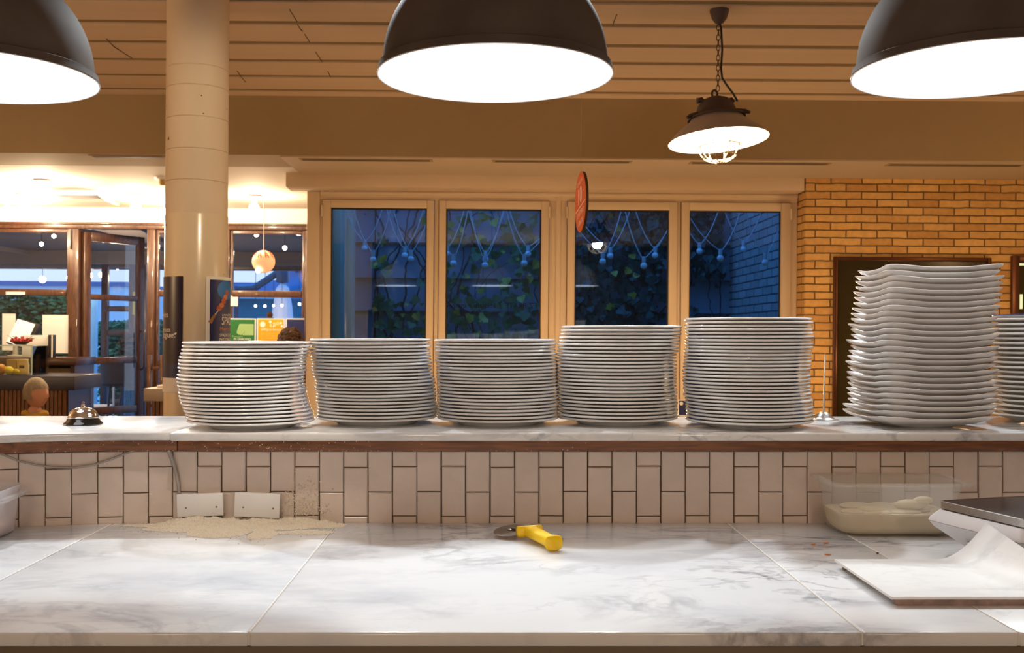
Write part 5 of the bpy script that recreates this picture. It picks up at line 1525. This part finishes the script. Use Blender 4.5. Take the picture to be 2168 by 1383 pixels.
# till screen and folders on the shelf behind
ti = thing('till_screen', (P(33, 742, 9.60).x, 9.60, zs1 + 0.001), math.radians(-18), 'tilted till screen lit white behind the red berries', 'screen', bg=True)
tm = Matrix.Translation((0, 0, 0.10)) @ Matrix.Rotation(math.radians(14), 4, 'Y') @ Matrix.Rotation(math.radians(-20), 4, 'X')
MB().box(-0.12, 0.14, 0, 0.045, 0.0, 0.26).xf(tm).build('casing', M['black'], ti, bevel=0.006)
MB().box(-0.115, 0.095, -0.003, -0.0005, 0.012, 0.25).xf(tm).build('glass', M['screen'], ti)
MB().lathe([(0.0001, 0), (0.08, 0), (0.08, 0.012), (0.025, 0.02), (0.02, 0.11), (0.0001, 0.112)], 24).build('stand', M['cable'], ti, smooth=40)
fo_ = thing('menu_folder', (P(87, 745, 9.42).x, 9.42, zs1 + 0.001), math.radians(6), 'cream sided menu folder with dark spine on the shelf', 'folder', bg=True)
MB().box(-0.17, 0.07, 0, 0.012, 0, 0.205).build('cover', M['paper'], fo_, bevel=0.002)
MB().box(0.0705, 0.098, -0.03, 0.02, 0, 0.21).build('spine', M['black'], fo_, bevel=0.002)
MB().box(0.099, 0.112, -0.03, 0.02, 0, 0.205).build('pages', M['paper'], fo_)
MB().box(0.1125, 0.126, -0.03, 0.02, 0, 0.21).build('back_cover', M['black'], fo_, bevel=0.002)

# console beside the column
CYc = 8.3
cs = thing('service_console', (P(345, 850, CYc).x, CYc, 0), 0, 'wooden slat console with grey stone top beside the column foot', 'counter', bg=True)
z1c, z0c = P(330, 823, CYc).z, P(330, 850, CYc).z
xlc = P(304, 830, CYc).x - cs.location.x
MB().box(xlc, 0.55, 0, 0.5, z0c, z1c).build('stone_top', mat('grey_stone', (0.36, 0.31, 0.26), 0.4, vary=0.25, scale=9), cs, bevel=0.004)
MB().box(xlc + 0.06, 0.5, 0.04, 0.45, 0, z0c - 0.001).build('body', M['dark_wood'], cs)
sl = MB(); x_ = xlc + 0.06
while x_ < 0.5:
    sl.box(x_, x_ + 0.026, 0.015, 0.0395, 0, z0c - 0.002); x_ += 0.035
sl.build('slat_front', M['slat'], cs)
o = MB().box(-0.09, 0.12, 0, 0.16, 0, 0.022).build('napkin_stack', M['paper'], None, bevel=0.004, bg=True, loc=(P(347, 822, CYc).x, CYc + 0.1, z1c)); tag(o, 'pile of white napkins on the stone topped console', 'napkins')

# =================================================================== PEOPLE
def person(name, loc, rz, label, hair, cloth, hat=None, scale=1.0, scarf=None):
    """seated figure: loc is the head centre"""
    t = thing(name, loc, rz, label, 'person', bg=True)
    me = bpy.data.meshes.new('body')
    P3 = {  # seated, facing -Y, head centre at the origin
        'pelvis': (0, 0.08, -0.72, 0.135), 'waist': (0, 0.06, -0.55, 0.12), 'chest': (0, 0.03, -0.34, 0.135), 'neck': (0, 0.02, -0.17, 0.052), 'headbase': (0, 0.01, -0.09, 0.058),
        'shl': (-0.165, 0.03, -0.24, 0.058), 'ell': (-0.24, -0.02, -0.50, 0.043), 'wrl': (-0.13, -0.22, -0.55, 0.030), 'hal': (-0.09, -0.30, -0.54, 0.034),
        'shr': (0.165, 0.03, -0.24, 0.058), 'elr': (0.24, -0.02, -0.50, 0.043), 'wrr': (0.13, -0.22, -0.55, 0.030), 'har': (0.09, -0.30, -0.54, 0.034),
        'knl': (-0.12, -0.36, -0.74, 0.075), 'anl': (-0.11, -0.32, -1.15, 0.045), 'tol': (-0.11, -0.48, -1.19, 0.035),
        'knr': (0.12, -0.36, -0.74, 0.075), 'anr': (0.11, -0.32, -1.15, 0.045), 'tor': (0.11, -0.48, -1.19, 0.035)}
    E = [('pelvis', 'waist'), ('waist', 'chest'), ('chest', 'neck'), ('neck', 'headbase'), ('chest', 'shl'), ('shl', 'ell'), ('ell', 'wrl'), ('wrl', 'hal'), ('chest', 'shr'), ('shr', 'elr'), ('elr', 'wrr'), ('wrr', 'har'),
         ('pelvis', 'knl'), ('knl', 'anl'), ('anl', 'tol'), ('pelvis', 'knr'), ('knr', 'anr'), ('anr', 'tor')]
    ks = list(P3)
    me.from_pydata([P3[k_][:3] for k_ in ks], [(ks.index(a), ks.index(bb)) for a, bb in E], [])
    ob = bpy.data.objects.new('body', me); COL.objects.link(ob)
    md = ob.modifiers.new('skin', 'SKIN')
    for i, k_ in enumerate(ks):
        me.skin_vertices[0].data[i].radius = (P3[k_][3], P3[k_][3])
    me.skin_vertices[0].data[0].use_root = True
    sb = ob.modifiers.new('sub', 'SUBSURF'); sb.levels = 2; sb.render_levels = 2
    dg = bpy.context.evaluated_depsgraph_get()
    m2 = bpy.data.meshes.new_from_object(ob.evaluated_get(dg))
    bpy.data.objects.remove(ob, do_unlink=True)
    # head: an egg with brow, nose, mouth, chin, ears
    hb_ = MB()
    n, m_ = 28, 20; rr = []
    for i in range(m_ + 1):
        ph = PI * i / m_; z = -math.cos(ph); q = math.sin(ph); ring = []
        for k_ in range(n):
            a = 2 * PI * k_ / n
            x = 0.074 * q * math.cos(a); y = 0.094 * q * math.sin(a); zz = 0.118 * z
            f_ = max(0, -math.sin(a)) * q
            if z < 0: x *= 1 - 0.30 * z * z; y *= 1 - 0.12 * z * z
            side = abs(x) / 0.074
            if f_ > 0.55:
                y -= 0.024 * math.exp(-((zz + 0.018) / 0.020) ** 2 - (side / 0.16) ** 2)     # nose
                y += 0.010 * math.exp(-((zz - 0.008) / 0.012) ** 2 - ((side - 0.42) / 0.18) ** 2)   # eye sockets
                y -= 0.006 * math.exp(-((zz + 0.056) / 0.010) ** 2 - (side / 0.30) ** 2)     # lips
                y -= 0.007 * math.exp(-((zz + 0.092) / 0.014) ** 2 - (side / 0.3) ** 2)      # chin
            if abs(zz + 0.005) < 0.03 and abs(math.sin(a)) < 0.25: x *= 1.10                  # ears
            ring.append((x, y, zz))
        rr.append(ring)
    hb_.rings(rr)
    base = len(m2.vertices)
    vs = [v.co[:] for v in m2.vertices] + hb_.v
    fs = [tuple(p.vertices) for p in m2.polygons] + [tuple(i + base for i in f_) for f_ in hb_.f]
    bpy.data.meshes.remove(m2)
    b2 = MB(); b2.add(vs, fs)
    body = b2.build('body', M['skin'], t, smooth=80)
    # clothing: the same skin grown a little, below the neck
    cl = MB(); keep = {}
    bm = bmesh.new(); bm.from_mesh(body.data); bm.normal_update(); bm.verts.ensure_lookup_table()
    for f_ in bm.faces:
        c = f_.calc_center_median()
        hand = c.y < -0.215 and -0.62 < c.z < -0.45
        if c.z < -0.165 and not hand and f_.verts[0].index < base:
            ids = []
            for v in f_.verts:
                if v.index not in keep:
                    keep[v.index] = len(cl.v); cl.v.append(tuple(v.co + v.normal * 0.011))
                ids.append(keep[v.index])
            cl.f.append(tuple(ids))
    bm.free()
    cl.build('clothing', cloth, t, smooth=80)
    if hair is not None:
        h = MB()
        curl = hair.name.startswith('curly')
        if curl:
            for i in range(190):
                th = math.acos(1 - rnd.random() * 1.25); a = rnd.uniform(0, 2 * PI)
                if math.sin(a) < -0.5 and th > 1.0: continue
                h.ball((0.098 * math.sin(th) * math.cos(a), 0.012 + 0.108 * math.sin(th) * math.sin(a), 0.02 + 0.112 * math.cos(th)), rnd.uniform(0.016, 0.026), 8, 6)
        else:
            rr = []
            for i in range(13):
                ph = PI * 0.62 * i / 12
                ring = []
                for k_ in range(28):
                    a = 2 * PI * k_ / 28
                    drop = 1.0 if math.sin(a) > -0.35 else 0.66
                    p_ = ph * drop
                    w_ = 1 + 0.03 * math.sin(9 * a + i)
                    ring.append((0.083 * w_ * math.sin(p_) * math.cos(a), 0.008 + 0.103 * w_ * math.sin(p_) * math.sin(a), 0.128 * math.cos(p_)))
                rr.append(ring)
            h.rings(rr, True, False)
        h.build('hair', hair, t, smooth=80)
    if hat is not None:
        MB().lathe([(0.088, 0.025), (0.094, 0.03), (0.094, 0.062), (0.088, 0.066), (0.086, 0.085), (0.068, 0.122), (0.035, 0.142), (0.0001, 0.147)], 28).build('knit_hat', hat, t, smooth=50)
        MB().ball((0, 0, 0.172), 0.036, 14, 10).build('pompom', M['wool_brown'], t, smooth=60)
    if scarf is not None:
        s = MB(); s.tube([(0.075 * math.cos(a), 0.015 + 0.078 * math.sin(a), -0.165 + 0.012 * math.sin(3 * a)) for a in [2 * PI * k_ / 24 for k_ in range(24)]], 0.026, 10, True)
        s.build('scarf', scarf, t, smooth=60)
    return t

person('person', P(78, 833, 8.0), math.radians(75), 'person with grey blond hair in dark clothes before the bar', M['hair_grey'], M['cloth_dark'], scarf=M['cloth_yellow'])
person('person', P(616, 729, 8.9), math.radians(180), 'person with curly brown hair seated with back turned by the window', M['hair_brown'], M['cloth_red'])
person('person', P(571, 698, 11.9), math.radians(150), 'person in knitted bobble hat sitting outside behind the orange poster', M['hair_grey'], M['cloth_dark'], hat=M['wool'])

# =================================================================== OUTSIDE: COURTYARD BEHIND THE WINDOWS
structure(MB().box(-24, 10, 10.3, 60, -0.14, -0.04).build('ground', M['terrace'], bg=True))
structure(MB().box(fx_l, 4, WY + 0.1, 10.9, -0.05, -0.001).build('floor_courtyard', M['terrace'], bg=True))
GY = 10.6
gwm = MB(); gwm.box(-1.75, 3.2, GY, GY + 0.2, 0, 4.3)
for py in (511, 586, 656, 726, 436):
    zz = P(860, py, GY).z
    gwm.box(-1.75, 3.2, GY - 0.05, GY - 0.0005, zz - 0.015, zz + 0.015)
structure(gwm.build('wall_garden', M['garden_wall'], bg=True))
structure(MB().box(2.46, 2.75, 8.02, GY - 0.001, 0, 4.0).build('wall_courtyard', M['outer_brick'], bg=True))
# ivy
def ivy(label, x0, x1, z0, z1, n, seed, ny_, stems, yel=0.1, lm='leaf'):
    r = random.Random(seed)
    t = thing('climbing_ivy', ((x0 + x1) / 2, GY - 0.05, 0), 0, label, 'ivy', bg=True)
    ox = t.location.x
    A, B_, S_ = MB(), MB(), MB()
    def leaf(b, c, s_, a, tl_):
        pts_ = [(0, -1.0), (0.55, -0.45), (0.95, 0.15), (0.55, 0.55), (0.18, 0.38), (0, 0.55), (-0.18, 0.38), (-0.55, 0.55), (-0.95, 0.15), (-0.55, -0.45)]
        Mx = Matrix.Translation(c) @ Matrix.Rotation(tl_[0], 4, 'X') @ Matrix.Rotation(tl_[1], 4, 'Z') @ Matrix.Rotation(a, 4, 'Y')
        vs = [Mx @ Vector((p[0] * s_, -0.18 * s_ * abs(p[0]), p[1] * s_)) for p in pts_] + [Mx @ Vector((0, 0, 0))]
        b.add(vs, [(i, (i + 1) % 10, 10) for i in range(10)])
    for k_ in range(stems):
        x = r.uniform(x0, x1); z = z0 - 0.3; pts_ = []
        vx = r.gauss(0, 0.02)
        while z < z1:
            pts_.append((x - ox, -0.03 + 0.012 * math.sin(z * 9 + k_), z)); vx = vx * 0.82 + r.gauss(0, 0.012)
            x = min(max(x + vx, x0), x1); z += r.uniform(0.025, 0.05)
        S_.tube(pts_, r.uniform(0.003, 0.011), 5)
    for k_ in range(n):
        x = r.uniform(x0, x1); z = r.uniform(z0, z1)
        d_ = noise.noise(Vector((x * 1.6 + seed, z * 1.6, 0)))
        if d_ < r.uniform(-0.35, 0.25): continue
        leaf(B_ if r.random() < yel else A, (x - ox, -0.06 - 0.14 * r.random(), z), r.uniform(0.025, 0.075), r.uniform(-0.9, 0.9), (r.uniform(-0.5, 0.5), r.uniform(-0.7, 0.7)))
    tag(A.build('foliage', M[lm], t), kind='stuff')
    tag(B_.build('yellow_leaf', M['leaf_y'], t), kind='stuff')
    S_.build('stem', M['stem'], t, smooth=60)
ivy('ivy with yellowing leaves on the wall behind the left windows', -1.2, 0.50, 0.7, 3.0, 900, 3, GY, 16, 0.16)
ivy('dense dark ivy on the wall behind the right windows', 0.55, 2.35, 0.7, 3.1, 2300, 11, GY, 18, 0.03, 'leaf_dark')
# festoon lights
def festoon(label, pxs, Y, top_py):
    t = thing('string_lights', (0, Y, 0), 0, label, 'string lights', 'festoon cables of white bulbs', bg=True)
    cab = MB(); pts_ = []
    prev = None
    xs_ = sorted(pxs)
    def sag(p, q):
        for i in range(9):
            s_ = i / 8
            yield p.lerp(q, s_) - Vector((0, 0, 0.05 * math.sin(PI * s_)))
    for j, (px, py) in enumerate(xs_):
        b = P(px, py, Y); b.z += 0.075
        gap = (xs_[j + 1][0] - px) / 2 if j + 1 < len(xs_) else 45
        lo = (px - xs_[j - 1][0]) / 2 if j else 45
        a = P(px - lo, top_py, Y); c = P(px + gap, top_py, Y)
        for p_ in sag(a, b + Vector((-0.02, 0, 0))): pts_.append(p_)
        for p_ in sag(b + Vector((0.02, 0, 0)), c): pts_.append(p_)
    cab.tube([(p_.x, 0, p_.z) for p_ in pts_], 0.005, 6).build('cable', M['white_cable'], t, smooth=60)
    for (px, py) in xs_:
        b = P(px, py, Y)
        s = MB(); s.lathe([(0.0001, 0.082), (0.016, 0.080), (0.018, 0.05), (0.015, 0.022), (0.0001, 0.02)], 14, (b.x, 0, b.z))
        so = s.build('socket', M['white_cable'], t, smooth=40)
        MB().ball((b.x, 0, b.z), 0.029, 16, 12).build('bulb', M['bulb_off'], so, smooth=60)
festoon('nearer festoon cable of white unlit bulbs behind the windows', [(790, 550), (870, 549), (960, 558), (1027, 562), (1110, 558), (1276, 554), (1363, 563), (1525, 547), (1620, 556)], 8.75, 432)
festoon('further festoon cable of white unlit bulbs behind the windows', [(772, 526), (857, 541), (947, 538), (1028, 549), (1118, 538), (1292, 542), (1387, 541), (1481, 532), (1574, 528)], 9.35, 428)
# side wall of the shopfront seen through the left window
pst = MB()
pst.box(fx_l + 0.101, fx_l + 0.16, 8.6, 8.68, 0, 2.4); pst.box(fx_l + 0.101, fx_l + 0.15, 9.4, 9.5, 0, 2.4); pst.box(fx_l + 0.101, fx_l + 0.15, 8.1, 8.2, 0, 2.4)
structure(pst.build('trim_3', M['frame'], bg=True, bevel=0.004))

# =================================================================== OUTSIDE: TERRACE BEHIND THE SHOPFRONT
aw = thing('terrace_awning', (-3.5, SF + 0.2, 0), 0, 'charcoal awning stretched over the terrace outside', 'awning', bg=True)
b = MB(); b.prism([(0.0, 2.78), (4.1, 2.47), (4.1, 2.50), (0.0, 2.82)], 'x', -6.5, 2.2); b.build('canopy', M['awning'], aw)
MB().box(-6.5, 2.2, 4.06, 4.10, 2.28, 2.469).build('valance', M['awning'], aw)
for xx in (-5.2, -3.0, -0.9, 1.3):
    MB().box(xx, xx + 0.07, 0.05, 4.0, 2.40, 2.45).xf(Matrix.Translation((0, 0, 0.0))).build('strut', M['awning'], aw)
def globe(px, py, Y, r, lab):
    r *= 0.72
    if Y > 14.5:
        r *= 15.26 / Y; Y = 15.26
    q = P(px, py, Y)
    t = thing('terrace_lamp', q, 0, lab, 'lamp', 'round lamps lit on the terrace', bg=True)
    MB().ball((0, 0, 0), r, 16, 12).build('globe', M['terrace_bulb'], t, smooth=60)
    roof = 2.259 if Y > 14.5 else 2.775 - 0.0756 * (Y - SF - 0.2)
    if roof - q.z > r + 0.01:
        MB().tube([(0, 0, r * 0.9), (0, 0, roof - q.z - 0.001)], 0.004, 6).build('cord', M['black'], t)
for (px, py, Y, r, lab) in ((88, 517, 12.0, 0.032, 'round lamp under the awning, lower one over the bar window'), (114, 500, 11.6, 0.030, 'round lamp under the awning near the window corner'),
                            (90, 592, 17.0, 0.075, 'bright round lamp outside in the lower left pane'), (145, 588, 17.0, 0.045, 'round lamp outside next to the window jamb'),
                            (190, 583, 16.0, 0.060, 'round lamp seen at the left stile of the open door'), (215, 582, 16.5, 0.060, 'second round lamp seen through the open door'),
                            (249, 566, 15.8, 0.055, 'highest round lamp seen through the open door'), (306, 579, 15.0, 0.060, 'round lamp between the open door and its jamb'),
                            (346, 490, 11.5, 0.028, 'round lamp under the awning just left of the column'),
                            (543, 497, 11.8, 0.035, 'round lamp under the awning above the striped globe'), (603, 525, 12.4, 0.036, 'round lamp under the awning right of the striped globe'),
                            (508, 553, 16.0, 0.034, 'flat lamp outside left of the striped globe'), (541, 648, 16.0, 0.026, 'small terrace light behind the posters, leftmost'), (561, 648, 16.0, 0.026, 'small terrace light behind the posters, second'),
                            (579, 647, 16.0, 0.020, 'small terrace light in front of the parasol'), (597, 647, 16.0, 0.026, 'small terrace light right of the parasol'), (634, 644, 15.0, 0.026, 'small terrace light at the right window edge')):
    globe(px, py, Y, r, lab)
# wooden pergola frame
pgx = P(252, 640, 14.5)
pg_ = thing('wooden_gate_frame', (pgx.x, 14.5, 0), 0, 'brown wooden gate frame outside behind the open door', 'gate', bg=True)
for xx in (-0.24, 0.15, 0.30):
    MB().box(xx, xx + 0.09, -0.04, 0.04, 0, 2.33).build('post', M['shop_wood'], pg_, bevel=0.005)
for z_ in (2.25, 1.62, 1.28, 0.85, 0.3):
    MB().box(-0.149, 0.149, -0.03, 0.03, z_, z_ + 0.08).build('rail', M['shop_wood'], pg_, bevel=0.005)
o = MB().box(-8.5, 0.6, 0, 0.12, 2.26, 2.38).build('pergola_beam', M['shop_wood'], None, bg=True, loc=(0, 15.2, 0), bevel=0.006); tag(o, 'long wooden beam across the far end of the terrace', 'beam')
q = P(197, 650, 15.4)
o = MB().box(-0.06, 0.06, -0.05, 0.05, 0, 1.85).build('painted_post', M['blue_post'], None, bg=True, loc=(q.x, 15.4, 0), bevel=0.006); tag(o, 'pale blue post outside behind the open door', 'post')  # blue dusk light is put into the colour of a white post
MB().box(0.21, 0.33, -0.052, -0.0455, 1.58, 1.90).build('notice', M['leaf_y'], pg_)
def leafy(name, label, x0, x1, Y, z1, n, mm, cat, z0=0.0, depth=0.6):
    t = thing(name, ((x0 + x1) / 2, Y, 0), 0, label, cat, bg=True)
    ox = (x0 + x1) / 2
    core = MB().box(x0 - ox + 0.05, x1 - ox - 0.05, 0.1, depth, z0, z1 - 0.12)
    core.build('core', M['stem'], t)
    A = MB()
    for i in range(n):
        x = rnd.uniform(x0, x1) - ox; z = z0 + (z1 - z0) * math.sqrt(rnd.random()); s_ = rnd.uniform(0.03, 0.08)
        top_ = z1 + 0.12 * noise.noise(Vector((x * 2, Y, 1)))
        y = rnd.uniform(-0.12, 0.12)
        if rnd.random() < 0.25: z = top_ + rnd.uniform(-0.08, 0.06); y = rnd.uniform(0, depth)
        Mx = Matrix.Translation((x, y, z)) @ Matrix.Rotation(rnd.uniform(0, 6), 4, 'Z') @ Matrix.Rotation(rnd.uniform(-1, 1), 4, 'X')
        A.add([Mx @ Vector(p_) for p_ in ((-s_, 0, 0), (0, 0.02, -s_ * 0.5), (s_, 0, 0), (0, 0.02, s_ * 0.5))], [(0, 1, 2, 3)])
    tag(A.build('foliage', M[mm], t), kind='stuff')
leafy('hedge', 'green hedge outside behind the open door', P(190, 700, 16).x, P(330, 700, 16).x, 16.2, 1.45, 1600, 'hedge', 'hedge')
leafy('hedge', 'tall leafy hedge outside behind the bar', P(-60, 600, 16.5).x, P(160, 600, 16.5).x, 16.6, 1.95, 2200, 'leaf', 'hedge')
leafy('potted_shrub', 'dark round shrub outside in front of the gate', P(232, 730, 13.6).x, P(268, 730, 13.6).x, 14.0, 1.22, 420, 'stem', 'shrub', 0.0, 0.2)
# parasol
pr = P(598, 650, 15.75)
pa = thing('closed_parasol', (pr.x, 15.75, 0), 0, 'closed pale parasol hanging from a dark blue arm outside', 'parasol', bg=True)
MB().lathe([(0.0001, 0.6), (0.22, 0.62), (0.20, 1.2), (0.15, 1.75), (0.10, 2.02), (0.03, 2.10), (0.0001, 2.11)], 14).build('folded_canopy', M['canvas_pale'], pa, smooth=20)
MB().tube([(-0.72, 0.05, 2.0), (-0.45, 0.05, 2.02), (-0.05, 0.02, 2.28)], 0.055, 8).build('arm', M['pole_blue'], pa, smooth=40)
MB().box(-0.09, 0.09, -0.06, 0.08, 2.11, 2.33).build('bracket', M['pole_blue'], pa, bevel=0.01)
MB().tube([(-0.72, 0.05, 0.0), (-0.72, 0.05, 2.05)], 0.04, 10).build('pole', M['pole_blue'], pa, smooth=40)
pb_ = P(535, 640, 17.5)
# stalls and buildings
bl = thing('market_stall', (pb_.x, 18.0, 0), 0, 'blue stall roof outside behind the posters', 'stall', bg=True)
MB().prism([(-1.0, 1.95), (1.0, 2.15), (1.0, 2.35), (-1.0, 2.10)], 'y', 0, 1.2).build('roof', M['bright_blue'], bl)
MB().box(-0.95, 0.95, 0.3, 0.4, 0, 1.94).build('wall', mat('teal_panel', (0.03, 0.16, 0.28), 0.6, vary=0.3), bl)
tw = P(625, 600, 32)
tr_ = thing('tower_block', (tw.x + 0.5, 32, 0), 0, 'violet grey tower block outside at the right window edge', 'building', bg=True)
MB().box(-0.75, 2.2, 0, 4, 0, 3.9).build('wall', M['tower'], tr_)
for i in range(4):
    for j in range(2):
        MB().box(-0.5 + j * 0.6, -0.2 + j * 0.6, -0.02, -0.001, 1.1 + 0.7 * i, 1.5 + 0.7 * i).build('window', M['pane_dark'], tr_)
hs = P(560, 600, 40)
ho = thing('apartment_house', (hs.x, 40, 0), 0, 'pale house with flat roof outside beyond the stall', 'building', bg=True)
MB().box(-2.2, 1.2, 0, 5, 0, 3.1).build('wall', M['house'], ho)
MB().box(-2.3, 1.3, -0.1, 5, 3.101, 3.25).build('roof', M['tower'], ho)
for j in range(4):
    MB().box(-1.9 + j * 0.75, -1.5 + j * 0.75, -0.02, -0.001, 1.7, 2.5).build('window', M['pane_dark'], ho)
h2 = P(80, 590, 36)
ho = thing('apartment_house', (h2.x - 0.5, 36, 0), 0, 'pale house outside beyond the tall hedge', 'building', bg=True)
MB().box(-3.5, 3.6, 0, 5, 0, 2.9).build('wall', M['house'], ho)
MB().box(-3.6, 3.7, -0.1, 5, 2.901, 3.05).build('roof', M['tower'], ho)
for j in range(6):
    MB().box(-3.0 + j * 1.0, -2.5 + j * 1.0, -0.02, -0.001, 1.6, 2.4).build('window', M['pane_dark'], ho)

# terrace furniture
def stool(px, Y, rz, lab):
    q = P(px, 800, Y)
    t = thing('bar_stool', (q.x, Y, 0), rz, lab, 'stool', 'brown tub bar stools on the terrace', bg=True)
    MB().lathe([(0.0001, 0.71), (0.19, 0.71), (0.20, 0.735), (0.18, 0.75), (0.0001, 0.745)], 28).build('seat', M['brown_chair'], t, smooth=40)
    rr = []
    for i in range(25):
        a = math.radians(-20 + 220 * i / 24); hgt = 0.06 + 0.25 * math.sin(PI * i / 24) ** 0.8
        ca, sa = math.cos(a), math.sin(a)
        rr.append([(0.19 * ca, 0.19 * sa, 0.74), (0.215 * ca, 0.215 * sa, 0.74), (0.225 * ca, 0.225 * sa, 0.74 + hgt), (0.20 * ca, 0.20 * sa, 0.74 + hgt)])
    MB().rings(rr).build('backrest', M['brown_chair'], t, smooth=50)
    for a in (45, 135, 225, 315):
        ca, sa = math.cos(math.radians(a)), math.sin(math.radians(a))
        MB().tube([(0.13 * ca, 0.13 * sa, 0.712), (0.22 * ca, 0.22 * sa, 0.0)], 0.014, 8).build('leg', M['brown_chair'], t, smooth=50)
    MB().tube([(0.18 * math.cos(2 * PI * k_ / 24), 0.18 * math.sin(2 * PI * k_ / 24), 0.30) for k_ in range(24)], 0.008, 6, True).build('footrest', M['brown_chair'], t, smooth=50)
stool(252, 11.9, math.radians(200), 'brown bar stool outside, nearer one behind the open door')
stool(284, 12.6, math.radians(150), 'brown bar stool outside, further one behind the open door')
tb = thing('terrace_table', (P(188, 800, 13.0).x, 13.0, 0), 0, 'blue topped table outside behind the open door', 'table', bg=True)
MB().box(-0.35, 0.38, -0.35, 0.35, 0.755, 0.79).build('table_top', M['table_blue'], tb, bevel=0.006)
for (u, v) in ((-0.3, -0.3), (0.33, -0.3), (-0.3, 0.3), (0.33, 0.3)):
    MB().box(u - 0.02, u + 0.02, v - 0.02, v + 0.02, 0, 0.754).build('leg', M['pole_blue'], tb)
ch = thing('metal_chair', (P(196, 830, 12.2).x, 12.2, 0), math.radians(10), 'white tubular metal chair outside beside the door', 'chair', bg=True)
MB().box(-0.2, 0.2, -0.2, 0.2, 0.44, 0.46).build('seat', M['white_paint'], ch, bevel=0.008)
MB().tube([(-0.2, 0.2, 0.3), (-0.2, 0.22, 0.74), (-0.15, 0.23, 0.80), (0.15, 0.23, 0.80), (0.2, 0.22, 0.74), (0.2, 0.2, 0.3)], 0.012, 8).build('backrest', M['white_paint'], ch, smooth=50)
for (u, v) in ((-0.19, -0.19), (0.19, -0.19), (-0.19, 0.19), (0.19, 0.19)):
    MB().tube([(u, v, 0.44), (u * 1.15, v * 1.2, 0.0)], 0.011, 8).build('leg', M['white_paint'], ch, smooth=50)

# =================================================================== level the dining room against the bench
RM = Matrix.Translation((0, 0, EYE)) @ Matrix.Rotation(ROLL, 4, 'Y') @ Matrix.Translation((0, 0, -EYE))
bpy.context.view_layer.update()
for o in BG:
    mw = Matrix.LocRotScale(o.location, o.rotation_euler, o.scale)
    o.matrix_world = RM @ mw
